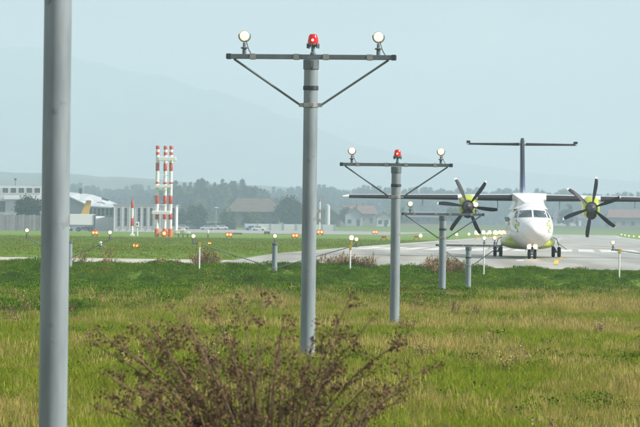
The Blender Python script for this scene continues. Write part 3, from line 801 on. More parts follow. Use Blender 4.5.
# ------------------------------------------------------------------ runway lights, signs, airfield equipment
LG = 'runway edge lights along the far runway'
def edge_light_proto(amber=False):
    t = thing('runway_edge_light', (0, 0, 0), 0, 'x', 'runway light', LG)
    q = MB(); q.lathe([(0.14, 0), (0.14, 0.03), (0.035, 0.05), (0.03, 0.28), (0.09, 0.31), (0.09, 0.35)], (0, 0, 0), 'Z', 12); q.build('lamp_base', YEL, t, True)
    q = MB(); q.lathe([(0.09, 0.35), (0.13, 0.42), (0.13, 0.52), (0.07, 0.60), (0.01, 0.62)], (0, 0, 0), 'Z', 12); q.build('globe', LAMPAMB if amber else LAMPFAR, t, True)
    return t
p1 = edge_light_proto(); p2 = edge_light_proto(True)
u1 = u2 = False
for k in range(12):
    d = 289 + 66 * k
    x = cx(d) - RW - 2.6
    o = p1 if not u1 else copy_tree(p1); u1 = True
    o.scale = (1.4,) * 3; o.location = (x, d, GZ(x, d) - 0.01); o['label'] = 'small lit white lamp in the row along the left runway edge'
for k in range(9):
    d = 430 + 60 * k
    x = cx(d) + RW + 1.2
    o = p2 if not u2 else copy_tree(p2); u2 = True
    o.location = (x, d, GZ(x, d) - 0.01); o['label'] = 'small lit amber lamp in the row along the right runway edge'; o['group'] = 'amber lamps right of the runway'
# lamps set in the touchdown zone, glowing between the left propeller and the nose
for i, (d, off) in enumerate([(dd, oo) for dd in (500, 540, 580, 620, 660, 700, 750, 800, 860, 930) for oo in (-12.5, -9.5, -6.5)]):
    o = copy_tree(p2 if i % 3 == 1 else p1); x = cx(d) + off
    o.scale = (2.2,) * 3; o.location = (x, d, GZ(x, d) + 0.02); o['label'] = 'lit lamp in the glowing cluster behind the left propeller'; o['group'] = 'touchdown zone lamps'
def sign(px, d, wpx, hpx, label, base_off=0.25, face=YEL, glyph=True):
    g = G(px, d); t = thing('taxiway_sign', g, 0, label, 'sign')
    w, h = wpx * d / F, hpx * d / F
    q = MB(); q.box((0, 0, base_off + h / 2), (w, 0.22, h)); b = q.build('sign_panel', face, t, bevel=0.02)
    for s in (-0.35, 0.35):
        q = MB(); q.tube((s * w, 0, -0.05), (s * w, 0, base_off), 0.05, None, 8); q.build('leg', DARK, t)
    if glyph:
        for k, (a, ww, hh) in enumerate(((-0.22, 0.10, 0.5), (-0.06, 0.10, 0.62), (0.16, 0.16, 0.5))):
            q = MB(); q.box((a * w, -0.114, base_off + h / 2), (ww * w, 0.012, hh * h)); q.build('sign_mark', BLACK, t)
    return t
sign(384, 395, 8, 3.6, 'yellow taxiway sign with black marks right of the second T mast base lamps')
sign(416.5, 440, 7, 3.2, 'yellow taxiway sign beside the fourth mast strut')
sign(178.5, 560, 9, 2.8, 'yellow taxiway sign right of the red and white tower foot')
sign(267, 600, 6, 2.6, 'dark backed sign left of the tallest mast', face=mat('sign_back', (0.10, 0.09, 0.07), 0.6), glyph=False)
sign(237, 610, 10, 1.6, 'low dark sign on the grass in front of the parked cars', 0.1, MATS['sign_back'], False)
def orange_unit(px, d, wpx, label):
    g = G(px, d); t = thing('orange_light_unit', g, 0, label, 'light unit', 'orange light units on the grass')
    w = wpx * d / F; h = w * 0.62
    q = MB(); q.box((0, 0, 0.18 * w + h / 2), (w, w * 0.5, h)); b = q.build('housing', ORANGE, t, bevel=0.03 * w)
    for s in (-0.3, 0.3):
        q = MB(); q.tube((s * w, 0, -0.05), (s * w, 0, 0.2 * w), 0.06 * w, None, 8); q.build('leg', DARK, t)
    for s in (-0.22, 0.22):
        q = MB(); q.lathe([(0.15 * w, 0.0), (0.13 * w, -0.04 * w), (0.02 * w, -0.06 * w)], (s * w, -w * 0.25, 0.18 * w + h * 0.52), 'Y', 14); q.build('lens', ORL, b, True)
orange_unit(95, 440, 7, 'orange light unit on the grass beside the white truck')
orange_unit(135.5, 212, 6.5, 'orange light unit alone in the grass in front of the red and white pole')
orange_unit(229, 430, 7, 'orange light unit in front of the brown farmhouse')
orange_unit(295, 425, 7, 'orange light unit left of the tallest mast')
orange_unit(209.5, 262, 3.6, 'tiny orange light unit right of the yellow capped thin post')
orange_unit(320, 640, 7, 'orange light unit at the foot of the far thin white mast')
orange_unit(375, 780, 5.5, 'faint orange light unit below the far white houses')
def small_marker(px, d, label, h=0.45):
    g = G(px, d); t = thing('ground_marker', g, 0, label, 'marker')
    q = MB(); q.tube((0, 0, -0.05), (0, 0, h * 0.6), 0.09, 0.06, 10); q.build('stem', DARK, t, True)
    q = MB(); q.lathe([(0.06, h * 0.6), (0.09, h * 0.65), (0.09, h), (0.03, h * 1.1)], (0, 0, 0), 'Z', 12); q.build('cap', WHITE, t, True)
small_marker(100.5, 196, 'small dark and white ground marker in the grass near the left strip', 0.5)
small_marker(208, 395, 'thin white marker in the grass right of the white lamp unit', 1.0)
# lamp unit with three white heads
g = G(183, 400); t = thing('papi_unit', g, 0, 'white three headed lamp unit on legs right of the red and white tower', 'lamp unit')
for s in (-1, 0, 1):
    q = MB(); q.box((s * 0.62, 0, 0.72 + (0.35 if s == 0 else 0)), (0.5, 0.9, 0.26)); q.build('lamp_head', WHITE, t, bevel=0.03)
q = MB(); q.box((0, 0, 0.5), (1.7, 0.1, 0.1)); q.build('beam', BAND, t)
q = MB(); q.tube((0, 0, 0.55), (0, 0, 0.95), 0.06); q.build('riser', BAND, t)
for s in (-0.6, 0, 0.6):
    q = MB(); q.tube((s, 0, -0.05), (s * 0.9, 0, 0.46), 0.06, None, 8); q.build('leg', DARK, t)

# red and white antenna tower: three striped posts
def striped_post(t, x, y, z1, bands, r, name='post'):
    """bands: list of (height_from, height_to, material)"""
    q = MB(); q.tube((x, y, -0.1), (x, y, z1), r, r, 14); p = q.build(name, WHITE, t, True)
    for a, b in bands:
        q = MB(); q.lathe([(r + 0.004, a), (r + 0.012, a + 0.01), (r + 0.012, b - 0.01), (r + 0.004, b)], (x, y, 0), 'Z', 14); q.build('red_band', RED, p, True)
    return p
D_M = 442.0
g = G(164.5, D_M); t = thing('antenna_tower', g, 0, 'red and white tower of three striped posts with white antenna bars', 'tower')
K = D_M / F
def yz(py): return P(164.5, py, D_M).z - g.z
for px, dy in ((156.8, -0.4), (164.2, 0.7), (170.2, -0.2)):
    x = (px - 164.5) * K
    bands = [(yz(b), yz(a)) for a, b in ((145.8, 149.5), (152, 155), (163, 171), (182, 184), (195.5, 204), (213, 219.5))]
    p = striped_post(t, x, dy, yz(145.8), bands, 0.24)
    q = MB(); q.lathe([(0.30, -0.05), (0.30, yz(229)), (0.25, yz(228.6))], (x, dy, 0), 'Z', 14); q.build('orange_foot', ORANGE, t, True)
for a, b, x0, x1 in ((156.5, 161.5, 157.5, 175.5), (184.5, 188.5, 154.8, 171.5), (210.5, 215, 151.8, 170.5)):
    q = MB(); q.box((((x0 + x1) / 2 - 164.5) * K, -0.75, (yz(a) + yz(b)) / 2), ((x1 - x0) * K, 0.45, (b - a) * K * 0.8)); br = q.build('antenna_bar', WHITE, t, bevel=0.06)
    for px in (156.8, 170.2):
        q = MB(); q.box(((px - 164.5) * K * 0.9, -0.35, (yz(a) + yz(b)) / 2), (0.16, 0.5, 0.3)); q.build('bracket', BAND, br)
for py in (160, 175, 190, 205, 220):
    q = MB(); a, b, c = [((px - 164.5) * K, dy, yz(py)) for px, dy in ((156.8, -0.4), (164.2, 0.7), (170.2, -0.2))]
    q.tube(a, b, 0.04, None, 6); q.tube(b, c, 0.04, None, 6); q.tube(c, a, 0.04, None, 6); q.build('brace_ring', WHITE, t)
q = MB(); q.box((0.0, -0.7, 0.45), (0.9, 0.4, 0.7)); lb = q.build('lamp_box', ORANGE, t, bevel=0.04)
q = MB(); q.lathe([(0.22, -0.905), (0.18, -0.95), (0.03, -0.97)], (0, 0, 0.5), 'Y', 14); q.build('lens', ORL, lb, True)
# slender striped pole and small white post beside it
g = G(132, 455); t = thing('striped_pole', g, 0, 'slim red and white pole left of the three post tower', 'pole')
K2 = 455 / F
h = P(132, 198.5, 455).z - g.z
yz2 = lambda py: P(132, py, 455).z - g.z
striped_post(t, 0, 0, yz2(201), [(yz2(208), yz2(201)), (yz2(226), yz2(218))], 0.17)
q = MB(); q.lathe([(0.2, yz2(216)), (0.2, yz2(209.5))], (0, 0, 0), 'Z', 12); q.build('white_collar', WHITE, t, True)
q = MB(); q.tube((0, 0, yz2(201)), (0, 0, yz2(198)), 0.07, 0.03, 8); q.build('red_tip', RED, t)
q = MB(); q.box((0, 0, 0.15), (0.65, 0.65, 0.32)); q.build('plinth', WHITE, t, bevel=0.03)
g = G(137.3, 470); t = thing('white_instrument_post', g, 0, 'short white instrument post right of the slim striped pole', 'post')
q = MB(); q.tube((0, 0, -0.05), (0, 0, 1.3), 0.11, 0.09, 10); q.build('post', WHITE, t, True)
q = MB(); q.box((0, 0, 1.65), (0.5, 0.4, 0.75)); b = q.build('instrument_box', WHITE, t, bevel=0.05)
q = MB(); q.box((0, -0.205, 1.7), (0.22, 0.02, 0.25)); q.build('dial', DARK, b)
# far thin white-red mast
g = G(319.5, 690); t = thing('thin_mast', g, 0, 'far thin white and red mast just right of the tallest light mast', 'mast')
hh = P(319.5, 199, 690).z - g.z
striped_post(t, 0, 0, hh, [(hh * 0.93, hh), (hh * 0.62, hh * 0.72), (hh * 0.36, hh * 0.45)], 0.14)

# ------------------------------------------------------------------ buildings and vehicles on the far side
PANE = mat('window_glass', (0.045, 0.06, 0.07), 0.12, 0, 0.4, 0.6)
FRAMEW = mat('window_frame', (0.62, 0.64, 0.65), 0.5, 0, 0.06, 2)
CLAD = mat('pale_cladding', (0.52, 0.55, 0.57), 0.6, 0, 0.08, 0.25)
CLAD2 = mat('grey_cladding', (0.30, 0.33, 0.36), 0.6, 0, 0.08, 0.25)
LIGHTW = mat('light_render', (0.60, 0.61, 0.60), 0.8, 0, 0.08, 0.3)
def bx(px0, px1, py0, py1, d, depth, g):
    a = P(px0, py1, d) - g; b = P(px1, py0, d) - g
    return ((a.x + b.x) / 2, depth / 2, (a.z + b.z) / 2), (b.x - a.x, depth, b.z - a.z)
def wall_box(name, t, g, px0, px1, py0, py1, d, depth, m, dy=0.0, to_ground=False):
    c, s = bx(px0, px1, py0, py1, d, depth, g)
    if to_ground:
        top = c[2] + s[2] / 2; c = (c[0], c[1], (top - 0.4) / 2); s = (s[0], s[1], top + 0.4)
    q = MB(); q.box((c[0], c[1] + dy, c[2]), s); return q.build(name, m, t)
def window(t, g, px0, px1, py0, py1, d, nx=1, ny=1, dy=0.0, wall=None):
    c, s = bx(px0, px1, py0, py1, d, 0.16, g)
    q = MB(); fx, fz = min(0.12, s[0] * 0.1), min(0.12, s[2] * 0.1)
    # frame ring and bars, proud of the wall
    y0 = dy - 0.04
    q.box((c[0] - s[0] / 2 + fx / 2, y0, c[2]), (fx, 0.14, s[2])); q.box((c[0] + s[0] / 2 - fx / 2, y0, c[2]), (fx, 0.14, s[2]))
    q.box((c[0], y0, c[2] - s[2] / 2 + fz / 2), (s[0] - 2 * fx, 0.14, fz)); q.box((c[0], y0, c[2] + s[2] / 2 - fz / 2), (s[0] - 2 * fx, 0.14, fz))
    w = q.build('window', FRAMEW, wall if wall else t)
    for i in range(nx):
        for j in range(ny):
            pw, ph = (s[0] - 2 * fx) / nx, (s[2] - 2 * fz) / ny
            q = MB(); q.box((c[0] - s[0] / 2 + fx + pw * (i + 0.5), dy - 0.015, c[2] - s[2] / 2 + fz + ph * (j + 0.5)), (pw - (0.06 if nx > 1 else 0.0), 0.06, ph - (0.06 if ny > 1 else 0.0)))
            q.build('pane', PANE, w)
    return w
# terminal block at far left
d = 830; g = G(10, d); t = thing('terminal_building', g, 0, 'flat roofed pale terminal building with a window strip, far left', 'building')
wall_box('ground_floor', t, g, -40, 46, 196, 232, d, 14, CLAD, to_ground=True)
up = wall_box('upper_floor', t, g, -34, 44, 186.2, 195.9, d + 2, 10, LIGHTW, 2)
for a in range(9): window(t, g, -30 + a * 8.0, -30 + a * 8.0 + 6.6, 187.6, 193.4, d + 1.9, 2, 1, 1.95)
wall_box('ledge', t, g, 4, 46, 197.2, 199.2, d - 1, 1.4, WHITE, -1.2)
window(t, g, -3, 6, 200.5, 212.5, d, 2, 2, -0.02)
q = MB(); c = P(13.5, 181, d) - g; q.tube((c.x, 5, c.z - 1.5), (c.x, 5, c.z + 0.6), 0.08, None, 8); q.box((c.x, 5, c.z + 0.5), (0.6, 0.5, 0.5)); q.build('roof_vent', DARK, t)
# board fence
d = 760; g = G(25, d); t = thing('board_fence', g, 0, 'grey weathered board fence along the far left grass edge', 'fence')
WOOD = [mat('fence_board_%s' % c, v, 0.85, 0, 0.15, 0.8) for c, v in (('a', (0.22, 0.22, 0.215)), ('b', (0.26, 0.25, 0.24)), ('c', (0.18, 0.185, 0.185)))]
xa, xb = (P(-25, 224, d) - g).x, (P(68, 224, d) - g).x
nb = 26; bw = (xb - xa) / nb
for k in range(nb):
    h = 3.7 + 0.10 * math.sin(k * 2.1)
    q = MB(); q.box((xa + (k + 0.5) * bw, 0.04 * (k % 2), h / 2 - 0.1), (bw - 0.05, 0.08, h + 0.2)); q.build('board', WOOD[k % 3], t)
for z in (0.8, 3.0):
    q = MB(); q.box(((xa + xb) / 2, 0.16, z), (xb - xa, 0.12, 0.16)); q.build('rail', WOOD[2], t)
# hangar
d = 800; g = G(95, d); t = thing('hangar', g, 0, 'grey hangar with a sloping pale curved roof behind the white truck', 'building')
def rp_(px, py, dd): return P(px, py, dd) - g
front = [(58, 193.5), (70, 196.5), (80, 201), (89, 205.6), (100, 206.4), (113, 207.2), (124, 208.6)]
back = [(58, 191.4), (70, 192.2), (80, 193.0), (92, 194.6), (104, 198.4), (115, 203), (127, 207.8)]
vs = []; 
for (a, b) in zip(front, back):
    p, q_ = rp_(a[0], a[1], 800), rp_(b[0], b[1], 826); vs += [p, q_, p - Vector((0, 0, 0.25)), q_ - Vector((0, 0, 0.25))]
q = MB(); fs = []
for i in range(len(front) - 1):
    o0, o1 = 4 * i, 4 * i + 4
    fs += [(o0, o1, o1 + 1, o0 + 1), (o0 + 2, o0 + 3, o1 + 3, o1 + 2), (o0, o0 + 2, o1 + 2, o1), (o0 + 1, o1 + 1, o1 + 3, o0 + 3)]
fs += [(0, 1, 3, 2), (len(vs) - 4, len(vs) - 2, len(vs) - 1, len(vs) - 3)]
q.add(vs, fs); roof = q.build('roof', mat('hangar_roof', (0.45, 0.49, 0.52), 0.5, 0.1, 0.07, 0.2), t)
poly = [rp_(58, 232, 801), rp_(121, 232, 801)] + [rp_(px, py + 0.8, 801) for px, py in front[::-1] if px < 122]
poly = [Vector((p.x, 1.0, (-0.3 if i < 2 else p.z))) for i, p in enumerate(poly)]
q = MB(); q.prism(poly, (0, 22, 0)); hw = q.build('wall', CLAD2, t)
for k in range(6): window(t, g, 88.6 + k * 4.1, 88.6 + k * 4.1 + 3.6, 207.8, 216, 800, 1, 2, 0.96)
wall_box('lower_cladding', t, g, 94, 113.5, 217.2, 229, 800, 0.3, LIGHTW, 0.6, True)
q = MB(); a = rp_(102, 199.6, 812); b = rp_(108.5, 202.2, 812); q.box(((a.x + b.x) / 2, 12.0, (a.z + b.z) / 2 + 0.4), (b.x - a.x, 3, 0.5), 0, 0, 0.3); q.build('skylight', PANE, roof)
q = MB(); a = rp_(80.5, 192, 824); q.box((a.x, 24, a.z + 0.1), (0.7, 0.7, 1.6)); q.build('roof_vent', DARK, roof)
# panelled office
d = 790; g = G(145, d); t = thing('panelled_office', g, 0, 'low office with tall dark window strips behind the striped tower', 'building')
ow = wall_box('wall', t, g, 113.5, 176, 205.6, 230, d, 12, LIGHTW, 0, True)
for a in (116.8, 123.8, 131, 137, 142.8, 149.3, 156, 162.5, 171.2):
    window(t, g, a, a + 3.9, 207.3, 226.8, d, 1, 4, -0.02)
q = MB(); c, s = bx(113, 176.5, 204.8, 205.6, d, 12.4, g); q.box((c[0], 6, c[2] + 0.02), s); q.build('parapet', CLAD2, t)
for a in (114.2, 122.3, 129.5, 141, 148, 155, 169, 176):
    q = MB(); c, s = bx(a - 0.35, a + 0.35, 206, 228.8, d, 0.2, g); q.box((c[0], -0.12, c[2]), s); q.build('pilaster', WHITE, t)
# box truck
d = 752; g = G(82, d); t = thing('box_truck', g, 0, 'white box truck parked in front of the hangar', 'truck')
K = d / F
q = MB(); q.box((0, 1.2, 2.75), (24.5 * K, 2.4, 2.5)); bdy = q.build('cargo_box', WHITE, t, bevel=0.05)
q = MB(); q.box((12.3 * K, 1.0, 2.3), (0.35, 2.2, 3.2)); q.build('tail_lift', DARK, t)
q = MB(); q.box((-1.2, 1.2, 1.25), (5.0 * 0.75, 2.2, 0.5)); q.build('chassis', GALV, t, bevel=0.03)
q = MB(); q.prism([(-12 * K, 0.1, 0.5), (-12 * K - 1.5, 0.1, 0.5), (-12 * K - 1.5, 0.1, 1.6), (-12 * K - 1.0, 0.1, 2.7), (-12 * K, 0.1, 2.75)], (0, 2.2, 0)); cb = q.build('cab', WHITE, t, bevel=0.05)
q = MB(); q.prism([(-12 * K - 0.25, 0.08, 1.7), (-12 * K - 1.2, 0.08, 1.7), (-12 * K - 0.95, 0.08, 2.5), (-12 * K - 0.25, 0.08, 2.5)], (0, 0.1, 0)); q.build('cab_window', PANE, cb)
TY = MATS['tyre_rubber']
for x in (-12 * K - 0.7, -0.9, 1.9):
    for y_ in (0.15, 2.25):
        q = MB(); q.lathe([(0.25, -0.14), (0.46, -0.14), (0.5, -0.08), (0.5, 0.08), (0.46, 0.14), (0.25, 0.14)], (x, y_, 0.46), 'Y', 18); w_ = q.build('wheel', TY, t, True)
        q = MB(); q.lathe([(0.05, -0.16), (0.24, -0.12), (0.24, 0.12), (0.05, 0.16)], (x, y_, 0.46), 'Y', 12); q.build('rim', BAND, w_, True)
q = MB(); q.box((0.6, 1.2, 0.8), (1.6, 2.0, 0.7)); q.build('side_locker', DARK, t)
# parked aircraft with yellow fin
d = 772; g = G(86, d); t = thing('parked_airplane', g, 0, 'parked white airplane with a yellow tail fin behind the truck', 'airplane')
K = d / F
q = MB(); q.path([(-9, 0, 2.6), (-8, 0, 2.7), (-5, 0, 2.8), (0, 0, 2.9), (2.4, 0, 3.2), (4.4, 0, 3.5)], [0.2, 0.7, 1.05, 0.95, 0.40, 0.08], 18); fus = q.build('fuselage', WHITE, t, True)
zt = (P(86, 200.5, d) - g).z
q = MB(); q.prism([(-1.6, -0.12, 3.2), (0.5, -0.12, 3.2), (1.2, -0.12, zt), (0.0, -0.12, zt)], (0, 0.24, 0)); q.build('tail_fin', YEL, t, bevel=0.04)
q = MB(); q.prism([(-0.3, -2.2, zt), (1.2, -2.2, zt), (1.7, 0, zt), (1.2, 2.2, zt), (-0.3, 2.2, zt), (-0.6, 0, zt)], (0, 0, 0.14)); q.box((0.4, 0, zt + 0.1), (4.6, 0.9, 0.16)); q.build('tailplane', WHITE, t)
q = MB(); q.box((-4.0, 0, 3.75), (1.8, 17, 0.2)); q.build('wing', WHITE, t, bevel=0.05)
for x, y_ in ((-7.6, 0), (-3.6, -1.6), (-3.6, 1.6)):
    q = MB(); q.tube((x, y_, 0.3), (x, y_ * 0.5, 2.4), 0.09, None, 8); l_ = q.build('gear_leg', BAND, t)
    q = MB(); q.lathe([(0.12, -0.12), (0.32, -0.12), (0.34, 0), (0.32, 0.12), (0.12, 0.12)], (x, y_, 0.33), 'Y', 16); q.build('wheel', TY, l_, True)

# houses
BRICKR = mat('red_tile_roof', (0.20, 0.085, 0.065), 0.8, 0, 0.2, 0.6)
BROWN = mat('brown_tile_roof', (0.11, 0.085, 0.075), 0.8, 0, 0.2, 0.6)
PINKR = mat('faded_red_roof', (0.165, 0.10, 0.088), 0.8, 0, 0.18, 0.4)
def house(px0, px1, pyr, pye, d, depth, label, wallm, roofm, ridge='x', hip=0.0, wins=3, chim=True, base_off=0):
    cxp = (px0 + px1) / 2; g = G(cxp, d); t = thing('house', g, 0, label, 'house')
    K = d / F; w = (px1 - px0) * K; ze = (P(cxp, pye, d) - g).z; zr = (P(cxp, pyr, d) - g).z
    wi = w * 0.88
    if ridge == 'x':
        q = MB(); q.box((0, depth / 2, ze / 2 - 0.3), (wi, depth, ze + 0.6)); wl_ = q.build('wall', wallm, t)
        hp = hip * w; z0 = ze - 0.1
        v = [(-w / 2, -0.7, z0), (w / 2, -0.7, z0), (w / 2, depth + 0.7, z0), (-w / 2, depth + 0.7, z0), (-w / 2 + hp, depth / 2, zr), (w / 2 - hp, depth / 2, zr)]
        q = MB(); q.add(v, [(0, 1, 5, 4), (1, 2, 5), (2, 3, 4, 5), (3, 0, 4), (0, 3, 2, 1)]); rf = q.build('roof', roofm, t)
    else:
        poly = [(-wi / 2, 0, -0.6), (wi / 2, 0, -0.6), (wi / 2, 0, ze), (0, 0, zr - 0.25), (-wi / 2, 0, ze)]
        q = MB(); q.prism(poly, (0, depth, 0)); wl_ = q.build('wall', wallm, t)
        sl = (zr - ze) / (w / 2)
        poly = [(-w / 2, -0.6, ze - 0.35), (0, -0.6, zr), (w / 2, -0.6, ze - 0.35), (w / 2, -0.6, ze - 0.1), (0, -0.6, zr + 0.28), (-w / 2, -0.6, ze - 0.1)]
        q = MB(); q.add([Vector(p) for p in poly] + [Vector(p) + Vector((0, depth + 1.2, 0)) for p in poly],
                        [(0, 1, 4, 5), (1, 2, 3, 4), (6, 11, 10, 7), (7, 10, 9, 8), (5, 4, 10, 11), (4, 3, 9, 10), (0, 6, 7, 1), (1, 7, 8, 2), (0, 5, 11, 6), (2, 8, 9, 3)]); rf = q.build('roof', roofm, t)
    for k in range(wins):
        xx = (k + 0.5) / wins * wi - wi / 2
        rows = 2 if ze > 4.5 else 1
        for r in range(rows):
            zz = 1.6 + r * 2.7
            q = MB(); q.box((xx, -0.03, zz), (1.2, 0.1, 1.4)); fr = q.build('window', FRAMEW if ze > 5.5 else DARK, t)
            q = MB(); q.box((xx, -0.06, zz), (0.98, 0.1, 1.18)); q.build('pane', PANE, fr)
    q = MB(); q.box((wi / 2 - 1.6 if wins else 0, -0.03, 1.0), (1.0, 0.12, 2.1)); q.build('door', DARK, t)
    if chim:
        q = MB(); q.box((w * 0.12, depth / 2, zr + 0.2), (0.7, 0.7, 1.8)); q.build('chimney', BRICKR, rf)
    return t
TIMBER = mat('dark_timber_wall', (0.13, 0.115, 0.10), 0.85, 0, 0.2, 0.8)
CREAM = mat('cream_render', (0.27, 0.26, 0.25), 0.85, 0, 0.08, 0.5)
house(224, 282, 198, 211.5, 1080, 16, 'large brown hip roofed farmhouse in front of the wooded hill', TIMBER, BROWN, 'x', 0.22, 5)
house(311, 342, 207, 216.5, 1150, 12, 'dark roofed barn just right of the tallest mast', TIMBER, BROWN, 'y', 0, 2, False)
house(338, 378, 205.5, 213.5, 1300, 14, 'long red roofed house left of the second T mast', CREAM, PINKR, 'x', 0.1, 4)
house(344, 364, 207.5, 215, 1190, 9, 'pale gable fronted house below the long red roof', mat('pale_house_wall', (0.40, 0.42, 0.43), 0.85, 0, 0.08, 0.5), PINKR, 'y', 0, 2)
house(376, 391, 212, 217, 1180, 8, 'small white gabled house directly behind the second T mast', LIGHTW, BROWN, 'y', 0, 2, False)
house(398, 448, 211, 217, 1350, 14, 'long low dark roofed shed left of the left propeller', TIMBER, mat('slate_roof', (0.09, 0.10, 0.11), 0.8, 0, 0.15, 0.6), 'x', 0.04, 4, False)
house(606, 660, 209.5, 217.5, 1250, 16, 'wide faded red roofed house at the right edge behind the propeller', CREAM, PINKR, 'x', 0.08, 5, False)
house(552, 583, 211, 218, 1380, 12, 'grey roofed house between the aircraft nose and right propeller', LIGHTW, MATS['slate_roof'], 'x', 0.1, 3, False)
# storage silo
g = G(327.5, 1120); t = thing('silo', g, 0, 'pale round silo beside the dark roofed barn', 'silo')
q = MB(); hh = (P(327.5, 204, 1120) - g).z; q.lathe([(0.8, -0.3), (0.8, hh - 0.6), (0.78, hh - 0.6)], (0, 0, 0), 'Z', 18); q.build('drum', CLAD, t, True)
q = MB(); q.lathe([(0.84, hh - 0.6), (0.3, hh - 0.05), (0.05, hh)], (0, 0, 0), 'Z', 18); q.build('cone_roof', CLAD2, t, True)
# low pale wall in front of the houses
g = G(290, 1010); t = thing('low_wall', g, 0, 'long low pale wall between the farmhouse and the grass', 'wall')
for k in range(7):
    q = MB(); q.box((-12 + k * 4.0, 0, 0.9), (3.94, 0.25, 2.2)); q.build('panel', LIGHTW if k % 2 else CLAD, t)
for k in range(8):
    q = MB(); q.box((-14 + k * 4.0, -0.05, 0.95), (0.3, 0.4, 2.4)); q.build('pillar', CLAD2, t)

def car(px, d, colr, label, rz=0.0):
    g = G(px, d); t = thing('parked_car', g, rz, label, 'car', 'cars parked before the farmhouse')
    m = mat('car_paint_%d_%d' % (int(px), int(d)), colr, 0.3, 0.2, 0.05, 2, coat=0.5)
    prof = [(-2.1, 0.35), (-2.12, 0.8), (-1.9, 0.95), (-1.25, 1.0), (-0.7, 1.45), (0.7, 1.48), (1.5, 1.02), (2.05, 0.9), (2.12, 0.35)]
    q = MB(); q.prism([(x, -0.85, z) for x, z in prof], (0, 1.7, 0)); b = q.build('body', m, t, bevel=0.08)
    for s in (-1, 1):
        q = MB(); q.prism([(x, s * 0.86, z) for x, z in ((-1.1, 1.0), (-0.65, 1.38), (0.65, 1.40), (1.25, 1.02))], (0, s * 0.015, 0)); q.build('side_window', PANE, b)
    for x in (-1.3, 1.35):
        for s in (-1, 1):
            q = MB(); q.lathe([(0.12, -0.1), (0.3, -0.1), (0.32, 0), (0.3, 0.1), (0.12, 0.1)], (x, s * 0.78, 0.31), 'Y', 14); q.build('wheel', TY, t, True)
for px, d, c, lb in ((182, 1000, (0.35, 0.36, 0.37), 'silver parked car right behind the striped tower'), (190, 1010, (0.05, 0.06, 0.08), 'dark parked car in front of the round tree'),
                     (207, 985, (0.50, 0.50, 0.50), 'light grey parked car at the right of the round tree'), (214, 1005, (0.62, 0.63, 0.64), 'white parked car below the lamp post'),
                     (221, 1008, (0.60, 0.61, 0.62), 'second white parked car right of the lamp post'), (252, 990, (0.12, 0.25, 0.42), 'blue parked car at the farmhouse right half'), (258.5, 985, (0.75, 0.76, 0.77), 'brightest white parked car right of the blue car')):
    car(px, d, c, lb, rnd.choice([0, math.pi]) + rnd.uniform(-0.2, 0.2))
g = G(216, 1015); t = thing('lamp_post', g, 0, 'thin lamp post between the tree and the farmhouse', 'lamp post')
q = MB(); hh = (P(216, 207.5, 1015) - g).z; q.tube((0, 0, -0.1), (0, 0, hh), 0.11, 0.07, 8); q.build('post', BAND, t, True)
q = MB(); q.box((0.1, 0, hh), (1.3, 0.4, 0.22)); q.build('lamp_head', WHITE, t, bevel=0.04)

# ------------------------------------------------------------------ vegetation helpers
def col_mesh(name, V, Fc, C, m):
    me = bpy.data.meshes.new(name)
    me.from_pydata(V if isinstance(V, list) else V.tolist(), [], Fc if isinstance(Fc, list) else Fc.tolist())
    at = me.color_attributes.new('Col', 'FLOAT_COLOR', 'POINT')
    c = np.ones((len(V), 4)); c[:, :3] = np.asarray(C)
    at.data.foreach_set('color', c.ravel()); me.materials.append(m)
    return me
GRASSM = attr_mat('grass_blades', 0.8, 0.38, 0.32, 0.04)
LEAFM = attr_mat('tree_leaves', 0.7, 0.22, 0.16)
WEEDM = attr_mat('dry_weed', 0.85, 0.12, 0.2)

def tuft(seed, n, hgt, spread, width, cols, lean=0.4, heads=0.0, headcol=(0.46, 0.37, 0.13)):
    r = random.Random(seed); V = []; Fc = []; C = []
    for i in range(n):
        a = r.uniform(0, 6.283); rad = spread * math.sqrt(r.random()); bx_, by_ = rad * math.cos(a), rad * math.sin(a)
        la = a + r.uniform(-1.2, 1.2); h = hgt * r.uniform(0.45, 1.1); ln = h * lean * r.uniform(0.1, 1.3)
        dx, dy = math.cos(la) * ln, math.sin(la) * ln
        wa = r.uniform(0, 3.14); w = width * r.uniform(0.6, 1.3); wx, wy = math.cos(wa) * w / 2, math.sin(wa) * w / 2
        c = np.array(r.choice(cols)) * r.uniform(0.5, 1.3); o = len(V)
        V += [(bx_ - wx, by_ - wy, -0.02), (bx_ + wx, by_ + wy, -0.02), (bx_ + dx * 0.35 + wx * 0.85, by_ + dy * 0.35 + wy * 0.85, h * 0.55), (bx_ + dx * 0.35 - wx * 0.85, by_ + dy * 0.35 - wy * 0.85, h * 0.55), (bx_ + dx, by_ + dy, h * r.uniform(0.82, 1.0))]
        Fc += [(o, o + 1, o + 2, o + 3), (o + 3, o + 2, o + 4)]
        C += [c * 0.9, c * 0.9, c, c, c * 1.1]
        if r.random() < heads:
            hc = np.array(headcol) * r.uniform(0.7, 1.3); o = len(V); tx, ty, tz = bx_ + dx, by_ + dy, h
            hw = width * 0.8
            V += [(tx - hw, ty, tz - 0.01), (tx + hw, ty, tz - 0.01), (tx + hw * 0.7 + dx * 0.1, ty, tz + 0.07), (tx - hw * 0.5 + dx * 0.1, ty, tz + 0.08)]
            Fc.append((o, o + 1, o + 2, o + 3)); C += [hc] * 4
    return V, Fc, C
